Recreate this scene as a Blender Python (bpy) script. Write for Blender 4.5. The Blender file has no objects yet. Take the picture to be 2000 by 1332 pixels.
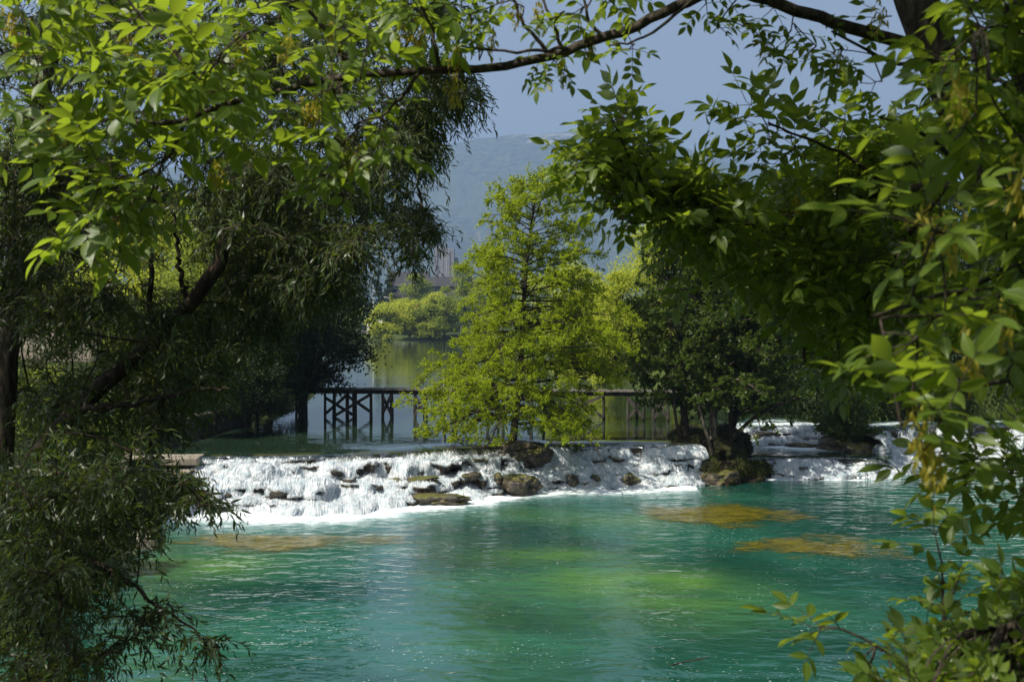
import bpy, math
import numpy as np
from mathutils import Vector

# ---------------------------------------------------------------- camera, sky, sun, exposure
scene = bpy.context.scene
COL = scene.collection
CAM_H, F, HZ = 6.1, 2500.0, 620.0
cam_d = bpy.data.cameras.new('camera')
cam_d.lens = 45.0; cam_d.sensor_width = 36.0; cam_d.sensor_fit = 'HORIZONTAL'
cam_d.shift_y = -(666.0 - HZ) / 2000.0
cam_d.clip_start = 0.1; cam_d.clip_end = 40000.0
cam_d.dof.use_dof = True; cam_d.dof.focus_distance = 38.0; cam_d.dof.aperture_fstop = 8.0
cam = bpy.data.objects.new('camera', cam_d); COL.objects.link(cam)
cam.location = (0, 0, CAM_H); cam.rotation_euler = (math.radians(90), 0, 0)
scene.camera = cam

SUN_EL = math.radians(52.0)
SUN_AZ = math.radians(-128.0)          # from +Y (view direction), negative = to the left
to_sun = Vector((math.sin(SUN_AZ) * math.cos(SUN_EL), math.cos(SUN_AZ) * math.cos(SUN_EL), math.sin(SUN_EL)))
world = bpy.data.worlds.new('World'); scene.world = world; world.use_nodes = True
wn = world.node_tree
sky = wn.nodes.new('ShaderNodeTexSky'); sky.sky_type = 'NISHITA'; sky.sun_disc = False
sky.sun_elevation = SUN_EL; sky.sun_rotation = SUN_AZ
sky.altitude = 200; sky.air_density = 1.0; sky.dust_density = 3.5; sky.ozone_density = 1.6
hs = wn.nodes.new('ShaderNodeHueSaturation'); hs.inputs['Saturation'].default_value = .66
wn.links.new(sky.outputs[0], hs.inputs['Color']); wn.links.new(hs.outputs[0], wn.nodes['Background'].inputs[0])
wn.nodes['Background'].inputs[1].default_value = 0.068
sun_d = bpy.data.lights.new('sun', 'SUN'); sun_d.energy = 5.0; sun_d.angle = math.radians(0.53)
sun_d.color = (1.0, 0.94, 0.82)
sun = bpy.data.objects.new('sun', sun_d); COL.objects.link(sun)
sun.rotation_euler = to_sun.to_track_quat('Z', 'Y').to_euler()
sun.location = (-60, 20, 90)
scene.view_settings.view_transform = 'Standard'; scene.view_settings.look = 'None'
scene.view_settings.exposure = 0.75; scene.view_settings.gamma = 1.0
scene.render.engine = 'CYCLES'
cy = scene.cycles
cy.max_bounces = 6; cy.diffuse_bounces = 3; cy.glossy_bounces = 3; cy.transmission_bounces = 4
cy.transparent_max_bounces = 12; cy.volume_bounces = 0
cy.use_denoising = True
try: cy.denoiser = 'OPENIMAGEDENOISE'
except Exception: pass
cy.sample_clamp_indirect = 4.0
cy.caustics_reflective = False; cy.caustics_refractive = False
HAZE_DENSITY = 2.4e-4

def P(px, py, D):
    return np.array([(px - 1000.0) / F * D, D, CAM_H - (py - HZ) / F * D])
def PL(lst):
    return np.array([P(*q) for q in lst])

# ---------------------------------------------------------------- numpy noise
def _hash(ix, iy, iz, seed):
    h = (ix.astype(np.int64) * 374761393 + iy.astype(np.int64) * 668265263 + iz.astype(np.int64) * 2147483647 + seed * 974711) & 0xffffffff
    h = ((h ^ (h >> 13)) * 1274126177) & 0xffffffff
    h = ((h ^ (h >> 16)) * 2246822519) & 0xffffffff
    return ((h ^ (h >> 15)) & 0xffffff) / float(0xffffff)
def vnoise(x, y, z, seed=0):
    x = np.asarray(x, float); y = np.asarray(y, float) + 0 * x; z = np.asarray(z, float) + 0 * x
    fx, fy, fz = np.floor(x), np.floor(y), np.floor(z)
    tx, ty, tz = x - fx, y - fy, z - fz
    tx = tx * tx * (3 - 2 * tx); ty = ty * ty * (3 - 2 * ty); tz = tz * tz * (3 - 2 * tz)
    r = 0
    for a in (0, 1):
        for b in (0, 1):
            for c in (0, 1):
                w = (tx if a else 1 - tx) * (ty if b else 1 - ty) * (tz if c else 1 - tz)
                r = r + w * _hash(fx + a, fy + b, fz + c, seed)
    return r
def fbm(x, y, z=0.0, oct=4, seed=0, gain=0.5):
    r, amp, tot, f = 0, 1.0, 0.0, 1.0
    for o in range(oct):
        r = r + amp * vnoise(np.asarray(x) * f, np.asarray(y) * f, np.asarray(z) * f, seed + o * 17)
        tot += amp; amp *= gain; f *= 2.03
    return r / tot
def sstep(a, b, x):
    t = np.clip((x - a) / (b - a), 0, 1)
    return t * t * (3 - 2 * t)
def nrm(v):
    v = np.asarray(v, float)
    return v / np.maximum(np.linalg.norm(v, axis=-1, keepdims=True), 1e-9)

# ---------------------------------------------------------------- mesh helpers
def link(name, me, mat=None, parent=None):
    o = bpy.data.objects.new(name, me); COL.objects.link(o)
    if mat is not None: me.materials.append(mat)
    if parent is not None:
        o.parent = parent
        o.matrix_parent_inverse = parent.matrix_world.inverted() if False else parent.matrix_basis.inverted()
    return o
def mesh_np(name, V, loops, totals, smooth=True, uv=None, attrs=None):
    me = bpy.data.meshes.new(name)
    V = np.ascontiguousarray(V, dtype=np.float32); loops = np.ascontiguousarray(loops, dtype=np.int32)
    totals = np.ascontiguousarray(totals, dtype=np.int32)
    me.vertices.add(len(V)); me.vertices.foreach_set('co', V.ravel())
    me.loops.add(len(loops)); me.loops.foreach_set('vertex_index', loops)
    starts = np.concatenate([[0], np.cumsum(totals)[:-1]]).astype(np.int32)
    me.polygons.add(len(totals)); me.polygons.foreach_set('loop_start', starts)
    me.polygons.foreach_set('loop_total', totals)
    me.polygons.foreach_set('use_smooth', np.full(len(totals), smooth, dtype=bool))
    if uv is not None:
        l = me.uv_layers.new(name='UVMap')
        l.data.foreach_set('uv', np.ascontiguousarray(np.asarray(uv, np.float32)[loops]).ravel())
    for k, a in (attrs or {}).items():
        at = me.attributes.new(k, 'FLOAT', 'POINT'); at.data.foreach_set('value', np.ascontiguousarray(a, dtype=np.float32))
    me.update(calc_edges=True)
    me.validate()
    return me
def grid_faces(nu, nv):
    i, j = np.meshgrid(np.arange(nu - 1), np.arange(nv - 1), indexing='ij')
    a = (i * nv + j).ravel()
    q = np.stack([a, a + nv, a + nv + 1, a + 1], 1)
    return q.ravel(), np.full(len(q), 4)
def tag(o, label=None, cat=None, group=None, kind=None):
    if label: o['label'] = label
    if cat: o['category'] = cat
    if group: o['group'] = group
    if kind: o['kind'] = kind
    return o
def empty(name, loc, label, cat, group=None):
    o = bpy.data.objects.new(name, None); COL.objects.link(o); o.location = tuple(float(c) for c in loc)
    o.empty_display_size = 0.2
    return tag(o, label, cat, group)

class Geo:
    """collects boxes, tubes and loose polygons of ONE mesh object"""
    def __init__(s): s.V, s.L, s.T, s.n = [], [], [], 0
    def add(s, V, loops, totals):
        V = np.asarray(V, float); s.V.append(V); s.L.append(np.asarray(loops) + s.n); s.T.append(np.asarray(totals)); s.n += len(V)
    def box(s, c, size, rot=None, taper=1.0):
        sx, sy, sz = [q / 2 for q in size]
        v = np.array([[-sx, -sy, -sz], [sx, -sy, -sz], [sx, sy, -sz], [-sx, sy, -sz], [-sx * taper, -sy * taper, sz], [sx * taper, -sy * taper, sz], [sx * taper, sy * taper, sz], [-sx * taper, sy * taper, sz]])
        if rot is not None: v = v @ np.asarray(rot).T
        s.add(v + np.asarray(c), [0, 3, 2, 1, 4, 5, 6, 7, 0, 1, 5, 4, 1, 2, 6, 5, 2, 3, 7, 6, 3, 0, 4, 7], [4] * 6)
    def beam(s, a, b, w, h):
        a, b = np.asarray(a, float), np.asarray(b, float)
        d = b - a; L = np.linalg.norm(d); d = d / L
        up = np.array([0, 0, 1.0]) if abs(d[2]) < 0.9 else np.array([0, 1.0, 0])
        x = nrm(np.cross(d, up)); z = np.cross(x, d)
        s.box((a + b) / 2, (w, L, h), rot=np.stack([x, d, z], 1))
    def tube(s, pts, radii, n=6, cap=False):
        pts = np.asarray(pts, float); m = len(pts)
        r = np.asarray(radii, float) * np.ones(m)
        d = np.gradient(pts, axis=0); d = nrm(d)
        ref = np.array([0.31, 0.52, 0.79]); 
        if abs(np.dot(d[0], ref)) > 0.9: ref = np.array([0.9, -0.3, 0.1])
        x = np.zeros_like(d); x[0] = nrm(np.cross(d[0], ref))
        for i in range(1, m):
            q = x[i - 1] - d[i] * np.dot(x[i - 1], d[i]); x[i] = nrm(q)
        y = np.cross(d, x)
        a = np.arange(n) * 2 * math.pi / n
        V = pts[:, None] + r[:, None, None] * (np.cos(a)[None, :, None] * x[:, None] + np.sin(a)[None, :, None] * y[:, None])
        i, j = np.meshgrid(np.arange(m - 1), np.arange(n), indexing='ij')
        A = i * n + j; B = i * n + (j + 1) % n
        q = np.stack([A, B, B + n, A + n], -1).reshape(-1, 4)
        s.add(V.reshape(-1, 3), q.ravel(), [4] * len(q))
        if cap:
            b = s.n - m * n
            s.L.append(np.arange(n)[::-1] + b); s.T.append(np.array([n]))
            s.L.append(np.arange(n) + b + (m - 1) * n); s.T.append(np.array([n]))
    def build(s, name, mat, parent=None, smooth=True):
        me = mesh_np(name, np.concatenate(s.V), np.concatenate(s.L), np.concatenate(s.T), smooth)
        return link(name, me, mat, parent)

def leaf_template(kind):
    if kind == 'diamond':
        V = np.array([[0, 0, 0], [.5, .45, .12], [0, 1, -.05], [-.5, .45, .12]]); L = [0, 1, 2, 3]; T = [4]
    elif kind == 'lance':
        V = np.array([[0, 0, 0], [.42, .25, .1], [.5, .5, .06], [0, 1, -.14], [-.5, .5, .06], [-.42, .25, .1]]); L = [0, 1, 2, 4, 5, 2, 3, 4]; T = [5, 3]
    else:  # ash leaflet: folded along the midrib, drooping pointed tip
        st = [(.12, .26), (.3, .46), (.5, .5), (.68, .38), (.84, .16)]
        V = [[0, 0, 0]]
        for y, w in st:
            z = -0.16 * y * y
            V += [[-w, y, z + .12 * w], [0, y, z], [w, y, z + .12 * w]]
        V.append([0.03, 1.0, -.18]); V = np.array(V); L, T = [], []
        L += [0, 2, 1, 0, 3, 2]; T += [3, 3]
        for k in range(len(st) - 1):
            b = 1 + 3 * k
            L += [b, b + 1, b + 4, b + 3, b + 1, b + 2, b + 5, b + 4]; T += [4, 4]
        b = 1 + 3 * (len(st) - 1); t = len(V) - 1
        L += [b, b + 1, t, b + 1, b + 2, t]; T += [3, 3]
    return V, np.array(L), np.array(T)

class Leaves:
    def __init__(s): s.p, s.d, s.n, s.l, s.w, s.r = [], [], [], [], [], []
    def add(s, p, d, n, l, w, r=None):
        p = np.atleast_2d(p); k = len(p)
        s.p.append(p); s.d.append(np.atleast_2d(d) * np.ones((k, 1))); s.n.append(np.atleast_2d(n) * np.ones((k, 1)))
        s.l.append(np.asarray(l) * np.ones(k)); s.w.append(np.asarray(w) * np.ones(k))
        s.r.append(np.random.RandomState(k + len(s.p)).rand(k) if r is None else r * np.ones(k))
    def count(s): return sum(len(q) for q in s.p)
    def build(s, name, mat, parent, kind='diamond', smooth=True):
        p = np.concatenate(s.p); d = nrm(np.concatenate(s.d)); n = np.concatenate(s.n)
        l = np.concatenate(s.l); w = np.concatenate(s.w); r = np.concatenate(s.r)
        sd = nrm(np.cross(d, n)); nn = np.cross(sd, d)
        V0, L0, T0 = leaf_template(kind); m = len(V0)
        V = p[:, None] + V0[None, :, 0:1] * (w[:, None] * sd)[:, None] + V0[None, :, 1:2] * (l[:, None] * d)[:, None] + V0[None, :, 2:3] * (np.where(kind == 'diamond', w, l)[:, None] * nn)[:, None]
        K = len(p)
        loops = (L0[None] + (np.arange(K) * m)[:, None]).ravel(); tot = np.tile(T0, K)
        uv = np.tile(np.stack([V0[:, 0] + .5, V0[:, 1]], 1), (K, 1)) if kind == 'ash' else None
        me = mesh_np(name, V.reshape(-1, 3), loops, tot, smooth, uv, {'rnd': np.repeat(r, m)})
        return link(name, me, mat, parent)

# ---------------------------------------------------------------- materials
class M:
    def __init__(s, name):
        s.m = bpy.data.materials.new(name); s.m.use_nodes = True; s.t = s.m.node_tree
        s.t.nodes.clear(); s.out = s.t.nodes.new('ShaderNodeOutputMaterial')
    def n(s, typ, ins=None, **kw):
        q = s.t.nodes.new('ShaderNode' + typ)
        for k, v in kw.items(): setattr(q, k, v)
        for k, v in (ins or {}).items():
            if isinstance(v, bpy.types.NodeSocket): s.t.links.new(v, q.inputs[k])
            else: q.inputs[k].default_value = v
        return q
    def noise(s, vec, scale, detail=4, rough=.55, dist=0):
        return s.n('TexNoise', {'Vector': vec, 'Scale': scale, 'Detail': detail, 'Roughness': rough, 'Distortion': dist}).outputs[0]
    def coord(s, k='Object'): return s.n('TexCoord').outputs[k]
    def pos(s): return s.n('NewGeometry').outputs['Position']
    def mapv(s, vec, sc=(1, 1, 1), rot=(0, 0, 0)): return s.n('Mapping', {'Vector': vec, 'Scale': sc, 'Rotation': rot}).outputs[0]
    def math(s, op, a, b=0.0, c=0.0, clamp=False):
        q = s.n('Math', operation=op, use_clamp=clamp)
        for i, v in enumerate((a, b, c)):
            if isinstance(v, bpy.types.NodeSocket): s.t.links.new(v, q.inputs[i])
            else: q.inputs[i].default_value = v
        return q.outputs[0]
    def rng(s, v, a, b, c=0.0, d=1.0):
        return s.n('MapRange', {'Value': v, 'From Min': a, 'From Max': b, 'To Min': c, 'To Max': d}, interpolation_type='SMOOTHSTEP').outputs[0]
    def mix(s, f, a, b, bt='MIX'):
        q = s.n('Mix', data_type='RGBA', blend_type=bt, clamp_factor=True)
        for i, v in ((0, f), (6, a), (7, b)):
            if isinstance(v, bpy.types.NodeSocket): s.t.links.new(v, q.inputs[i])
            else: q.inputs[i].default_value = v if i == 0 else (*v, 1)
        return q.outputs[2]
    def ramp(s, f, stops):
        q = s.n('ValToRGB', {'Fac': f}); e = q.color_ramp.elements
        while len(e) < len(stops): e.new(0.5)
        for k, (p, c) in enumerate(stops): e[k].position = p; e[k].color = (*c, 1)
        return q.outputs[0]
    def attr(s, k): return s.n('Attribute', attribute_name=k).outputs['Fac']
    def bump(s, h, strength, dist=0.05, normal=None):
        ins = {'Height': h, 'Strength': strength, 'Distance': dist}
        if normal is not None: ins['Normal'] = normal
        return s.n('Bump', ins).outputs[0]
    def pbsdf(s, col, rough=.7, spec=.3, normal=None, **kw):
        ins = {'Base Color': col if isinstance(col, bpy.types.NodeSocket) else (*col, 1), 'Roughness': rough, 'Specular IOR Level': spec}
        if normal is not None: ins['Normal'] = normal
        ins.update(kw)
        return s.n('BsdfPrincipled', ins).outputs[0]
    def mixs(s, f, a, b):
        q = s.n('MixShader'); 
        if isinstance(f, bpy.types.NodeSocket): s.t.links.new(f, q.inputs[0])
        else: q.inputs[0].default_value = f
        s.t.links.new(a, q.inputs[1]); s.t.links.new(b, q.inputs[2]); return q.outputs[0]
    def done(s, sh): s.t.links.new(sh, s.out.inputs['Surface']); return s.m

def leaf_mat(name, a, b, trans, tfac=.45, rough=.42, spec=.35, under=None, clump=1.2, veins=False):
    """a, b: darkest and lightest leaf colour of the tree; trans: colour of light passing through"""
    m = M(name); r = m.attr('rnd'); pos = m.pos()
    big = m.noise(pos, clump, 2)
    f = m.math('ADD', m.math('MULTIPLY', r, .6), m.math('MULTIPLY', m.rng(big, .3, .7), .4))
    col = m.mix(f, a, b)
    tc = m.mix(f, tuple(c * .75 for c in trans), tuple(min(c * 1.15, .9) for c in trans))
    nrmv = None
    if veins:
        uv = m.n('UVMap').outputs[0]; sx = m.n('SeparateXYZ', {'Vector': uv}).outputs
        ax = m.math('ABSOLUTE', m.math('SUBTRACT', sx[0], .5))
        mid = m.rng(ax, .015, .05, 1, 0)
        w = m.math('SINE', m.math('MULTIPLY', m.math('SUBTRACT', sx[1], m.math('MULTIPLY', ax, .6)), 62.0))
        side = m.math('MULTIPLY', m.rng(w, .8, 1.0), .35)
        v = m.math('MAXIMUM', mid, side)
        col = m.mix(m.math('MULTIPLY', v, .55), col, tuple(min(1, c * 1.5 + .04) for c in b))
        nrmv = m.bump(w, .12, .01)
    if under is not None:
        col = m.mix(m.n('NewGeometry').outputs['Backfacing'], col, under)
    p = m.pbsdf(col, rough, spec, nrmv)
    t = m.n('BsdfTranslucent', {'Color': tc}).outputs[0]
    return m.done(m.mixs(tfac, p, t))
def bark_mat(name, a, b, scale=14, moss=None):
    m = M(name); c = m.pos()
    v = m.mapv(c, (1, 1, .22))
    n1 = m.noise(v, scale, 6, .65); n2 = m.noise(c, scale * .25, 3)
    col = m.mix(m.rng(n1, .35, .7), a, b)
    if moss: col = m.mix(m.rng(n2, .52, .66), col, moss)
    return m.done(m.pbsdf(col, .85, .2, m.bump(n1, .9, .03)))
def plain_mat(name, a, b, scale=3, rough=.8, bump=.3, stretch=(1, 1, 1), spec=.25, bd=.02):
    m = M(name); v = m.mapv(m.pos(), stretch); n1 = m.noise(v, scale, 6, .6)
    return m.done(m.pbsdf(m.mix(m.rng(n1, .3, .7), a, b), rough, spec, m.bump(n1, bump, bd)))

MAT = {}
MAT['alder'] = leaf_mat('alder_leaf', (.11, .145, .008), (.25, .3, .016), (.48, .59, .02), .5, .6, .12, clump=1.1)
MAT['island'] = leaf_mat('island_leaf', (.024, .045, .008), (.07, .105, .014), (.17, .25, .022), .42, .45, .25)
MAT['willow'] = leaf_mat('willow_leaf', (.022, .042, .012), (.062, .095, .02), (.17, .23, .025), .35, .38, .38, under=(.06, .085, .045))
MAT['ash'] = leaf_mat('ash_leaflet', (.038, .078, .012), (.12, .175, .02), (.37, .5, .03), .45, .36, .42, under=(.1, .14, .05), veins=True)
MAT['samara'] = leaf_mat('ash_key', (.24, .22, .02), (.4, .35, .05), (.6, .5, .06), .5, .5, .3)
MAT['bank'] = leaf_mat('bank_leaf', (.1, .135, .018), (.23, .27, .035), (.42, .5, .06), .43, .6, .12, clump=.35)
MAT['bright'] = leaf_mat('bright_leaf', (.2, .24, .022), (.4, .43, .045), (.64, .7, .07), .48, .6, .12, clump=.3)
MAT['silver'] = leaf_mat('silver_leaf', (.1, .14, .08), (.2, .25, .15), (.2, .25, .1), .35, .5, .25, clump=.35)
MAT['dark'] = leaf_mat('shade_toned_leaf', (.01, .022, .006), (.028, .048, .01), (.06, .1, .012), .3, .5, .2, clump=.5)  # leaf colour kept very dark to carry the shade on the bank trees
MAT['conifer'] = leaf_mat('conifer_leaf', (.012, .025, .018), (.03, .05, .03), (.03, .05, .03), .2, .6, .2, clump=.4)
MAT['bark'] = bark_mat('dark_bark', (.018, .013, .009), (.06, .045, .03))
MAT['barkpale'] = bark_mat('grey_bark', (.035, .028, .02), (.16, .13, .095), 18)
MAT['barkash'] = bark_mat('ash_bark', (.03, .024, .018), (.1, .082, .06), 40)
MAT['wood'] = plain_mat('weathered_timber', (.018, .016, .013), (.075, .066, .055), 6, .85, .5, (1, 1, .25))
MAT['deck'] = plain_mat('deck_timber', (.055, .047, .04), (.16, .142, .12), 5, .85, .4, (4, .5, 1))
MAT['concrete'] = plain_mat('concrete', (.13, .115, .09), (.3, .26, .2), 2.2, .9, .4)
MAT['stone'] = plain_mat('quay_stone', (.05, .045, .035), (.14, .125, .1), 1.8, .9, .6, spec=.2, bd=.05)
MAT['metal'] = plain_mat('galvanised_steel', (.2, .2, .21), (.3, .3, .31), 3, .5, .1)
MAT['white'] = plain_mat('white_render', (.55, .53, .48), (.72, .7, .66), .8, .8, .1)

def rock_mat():
    m = M('wet_tufa'); p = m.pos(); n1 = m.noise(p, 2.2, 6, .65); n2 = m.noise(p, 14, 5, .6); n3 = m.noise(p, .9, 3)
    up = m.n('SeparateXYZ', {'Vector': m.n('NewGeometry').outputs['Normal']}).outputs[2]
    col = m.mix(m.rng(n1, .35, .65), (.018, .014, .01), (.075, .055, .03))
    mo = m.math('MULTIPLY', m.rng(m.math('ADD', up, m.math('MULTIPLY', n2, .6)), .7, 1.1), m.rng(n3, .38, .56))
    col = m.mix(mo, col, (.085, .085, .012))
    b = m.math('ADD', m.math('MULTIPLY', n1, .6), m.math('MULTIPLY', n2, .5))
    return m.done(m.pbsdf(col, m.rng(n2, .3, .7, .25, .75), .5, m.bump(b, .9, .08)))
MAT['rock'] = rock_mat()
def moss_mat():
    m = M('mossy_earth'); p = m.pos(); n1 = m.noise(p, 1.6, 5, .65); n2 = m.noise(p, 22, 4, .7)
    c = m.mix(m.rng(n1, .4, .62), (.012, .009, .006), (.035, .038, .008)); c = m.mix(m.rng(n2, .55, .75), c, (.06, .05, .014))
    return m.done(m.pbsdf(c, .9, .2, m.bump(n2, .9, .06)))
MAT['moss'] = moss_mat()
def ground_mat():
    m = M('bank_soil_and_grass'); p = m.pos(); n1 = m.noise(p, .25, 5, .6); n2 = m.noise(p, 9, 4, .7)
    c = m.mix(m.rng(n1, .42, .58), (.028, .04, .011), (.055, .08, .016)); c = m.mix(m.rng(n2, .5, .7), c, (.04, .033, .02))
    return m.done(m.pbsdf(c, .95, .15, m.bump(n2, .8, .08)))
MAT['ground'] = ground_mat()
def mountain_mat():
    m = M('forested_slope'); p = m.pos(); n1 = m.noise(p, .0022, 6, .6); n2 = m.noise(p, .035, 5, .75); n3 = m.noise(p, .009, 4, .6)
    c = m.mix(m.rng(n2, .3, .7), (.008, .016, .008), (.1, .13, .055)); c = m.mix(m.rng(n1, .5, .62), c, (.075, .1, .05), )
    cl = m.math('MULTIPLY', m.attr('cliff'), m.rng(n3, .5, .56))
    c = m.mix(cl, c, (.36, .34, .32))
    return m.done(m.pbsdf(c, .95, .1, m.bump(m.math('ADD', n2, m.math('MULTIPLY', n3, 2.0)), 1.0, 28.0)))
MAT['mountain'] = mountain_mat()

def water_mat(name, deep, mid, shoal, rip, foamy=True, glint=1.0, calm=0.0):
    m = M(name); p = m.pos()
    n0 = m.noise(p, .16, 3, .5, .4)
    c = m.mix(m.rng(n0, .36, .62), deep, mid)
    c = m.mix(m.attr('shoal'), c, shoal)
    if foamy: c = m.mix(m.math('MULTIPLY', m.rng(m.attr('foam'), .02, .4), .5), c, (.2, .36, .36))
    # ripples: cross-stream wavelets at three sizes
    v1 = m.mapv(p, (.75, 1.15, 1), (0, 0, .2)); v2 = m.mapv(p, (.8, 1.2, 1), (0, 0, -.35))
    r1 = m.noise(v1, 1.9, 2, .45, .5); r2 = m.noise(v2, 4.2, 3, .6, .5); r3 = m.noise(p, 15, 2, .6)
    h = m.math('ADD', m.math('ADD', m.math('MULTIPLY', r1, .8), m.math('MULTIPLY', r2, .17)), m.math('MULTIPLY', r3, .025 * glint))
    rough_area = m.rng(m.noise(p, .22, 2), .35, .65, .55, 1.0)
    bn = m.bump(m.math('MULTIPLY', h, rough_area), 1.0, rip)
    body = m.pbsdf(c, .12, 0.0, bn)
    gl = m.n('BsdfGlossy', {'Color': (1, 1, 1, 1), 'Roughness': .03, 'Normal': bn}).outputs[0]
    fr = m.n('Fresnel', {'IOR': 1.6, 'Normal': bn}).outputs[0]
    sh = m.mixs(m.math('MULTIPLY', fr, 1.0 - calm), body, gl)
    if foamy:
        fa = m.attr('foam')
        fn = m.noise(m.mapv(p, (.8, 1.5, 1)), 2.2, 6, .7, .8); fn2 = m.noise(m.mapv(p, (.6, 1.6, 1)), 11, 4, .7)
        k = m.math('ADD', m.math('MULTIPLY', fn, .7), m.math('MULTIPLY', fn2, .3))
        fm = m.rng(m.math('ADD', m.math('MULTIPLY', fa, 1.0), m.math('MULTIPLY', m.math('SUBTRACT', k, .5), 1.5)), .32, .72)
        fm = m.math('MULTIPLY', fm, m.rng(fa, .02, .12))
        foam = m.pbsdf(m.mix(m.rng(fn2, .3, .7), (.62, .74, .76), (.85, .87, .88)), .7, .2, m.bump(k, .7, .08))
        fl = m.math('MULTIPLY', m.rng(m.noise(m.mapv(p, (1, 1.6, 1)), 13, 2, .5), .672, .71), m.rng(m.noise(p, .4, 4, .6), .46, .62))
        fm = m.math('MAXIMUM', fm, m.math('MULTIPLY', fl, .75 * glint))
        sh = m.mixs(fm, sh, foam)
    return m.done(sh)
MAT['pool'] = water_mat('green_river_water', (.006, .048, .034), (.016, .098, .064), (.075, .18, .04), .075)
MAT['upper'] = water_mat('still_river_water', (.012, .026, .014), (.016, .034, .016), (.03, .05, .01), .01, True, .5)

def fall_mat():
    m = M('white_falling_water'); uv = m.n('UVMap').outputs[0]; p = m.pos()
    a = m.noise(m.mapv(uv, (5, 1.1, 1)), 1.0, 4, .6, .5); b = m.noise(m.mapv(uv, (26, 2.2, 1)), 1.0, 4, .65, .3); c = m.noise(p, 7, 5, .7, .4); e = m.noise(m.mapv(uv, (70, 7, 1)), 1.0, 3, .7)
    k = m.math('ADD', m.math('ADD', m.math('MULTIPLY', a, .34), m.math('MULTIPLY', b, .34)), m.math('ADD', m.math('MULTIPLY', c, .17), m.math('MULTIPLY', e, .15)))
    cov = m.math('ADD', m.attr('cover'), m.math('MULTIPLY', m.math('SUBTRACT', k, .5), 3.2))
    fm = m.rng(cov, .22, .66)
    bn = m.bump(m.math('ADD', m.math('MULTIPLY', k, 1.0), m.math('MULTIPLY', c, .3)), .5, .03)
    f1 = m.noise(p, 17, 4, .7, .3); col = m.mix(m.rng(m.math('ADD', m.math('MULTIPLY', k, .5), m.math('MULTIPLY', f1, .5)), .41, .56), (.52, .6, .63), (.91, .92, .92))
    w = m.mixs(.5, m.pbsdf(col, .5, .3, bn), m.n('BsdfTranslucent', {'Color': (.85, .88, .89, 1)}).outputs[0])
    film = m.mixs(.2, m.n('BsdfTransparent', {'Color': (.75, .8, .8, 1)}).outputs[0], m.n('BsdfGlossy', {'Color': (.9, .95, 1, 1), 'Roughness': .15, 'Normal': bn}).outputs[0])
    return m.done(m.mixs(fm, film, w))
MAT['fall'] = fall_mat()
def spray_mat():
    m = M('water_drops'); p = m.pos(); c = m.mix(m.rng(m.noise(p, 3.5, 5, .7), .38, .58), (.55, .65, .69), (.88, .9, .9)); return m.done(m.mixs(.5, m.pbsdf(c, .4, .4), m.n('BsdfTranslucent', {'Color': (.86, .88, .9, 1)}).outputs[0]))
MAT['spray'] = spray_mat()
def algae_mat():
    m = M('river_weed'); p = m.pos(); v = m.mapv(p, (1, 2.4, 1), (0, 0, .3)); n1 = m.noise(v, 2.2, 6, .72, .8); n2 = m.noise(m.mapv(p, (1, 3, 1), (0, 0, .3)), 16, 4, .75, .6); n3 = m.noise(p, 40, 2, .6)
    c = m.mix(m.rng(n1, .38, .62), (.04, .043, .005), (.18, .15, .009)); c = m.mix(m.rng(n2, .48, .68), c, (.035, .04, .008)); c = m.mix(m.rng(n3, .68, .76), c, (.2, .19, .06))
    r = m.noise(m.mapv(p, (.75, 1.15, 1), (0, 0, .2)), 1.9, 2, .45, .5)
    bn = m.bump(m.math('ADD', m.math('MULTIPLY', r, .8), m.math('MULTIPLY', n2, .25)), 1.0, .05)
    sh = m.mixs(m.n('Fresnel', {'IOR': 1.33, 'Normal': bn}).outputs[0], m.pbsdf(c, .8, 0, bn), m.n('BsdfGlossy', {'Color': (1, 1, 1, 1), 'Roughness': .05, 'Normal': bn}).outputs[0])
    e = m.math('ADD', m.attr('edge'), m.math('ADD', m.math('MULTIPLY', m.math('SUBTRACT', n1, .5), 1.7), m.math('MULTIPLY', m.math('SUBTRACT', n2, .5), 1.0)))
    return m.done(m.mixs(m.math('MULTIPLY', m.rng(e, .05, .6), .93), m.n('BsdfTransparent').outputs[0], sh))
MAT['algae'] = algae_mat()

# ---------------------------------------------------------------- terrain and water
CREST = np.array([(-13, 42.6), (-10.3, 42.9), (-6.9, 43.4), (-4.2, 44.2), (-1.9, 46.0), (1.1, 46.7), (4.0, 47.3), (5.9, 47.2), (7.0, 49.5), (8.3, 54.4), (13.2, 54.6), (14.2, 52.5), (15.5, 54.0), (18, 56.0), (26, 57.0), (60, 57.0)])
def crest_y(x): return np.interp(x, CREST[:, 0], CREST[:, 1])
BASE = np.array([(-13, 39.6), (-9.95, 40.1), (-7.6, 39.6), (-4.8, 40.1), (-3, 41.8), (-.7, 43.0), (.7, 45.1), (3.6, 45.5), (6.4, 46.4), (60, 46.4)])
XL = np.array([(0, -5.2), (13, -6.5), (17, -8.6), (30, -9.6), (37, -10.2), (42, -10.8), (46, -12.4), (52, -12.4), (56, -11.8), (62, -10.9), (75, -11.5), (100, -14), (255, -40)])
XR = np.array([(0, 6), (14, 12), (24, 26), (57, 27), (58, 12.5), (72, 11.5), (84, 8.0), (90, 4.5), (130, 5), (255, 10)])
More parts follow.
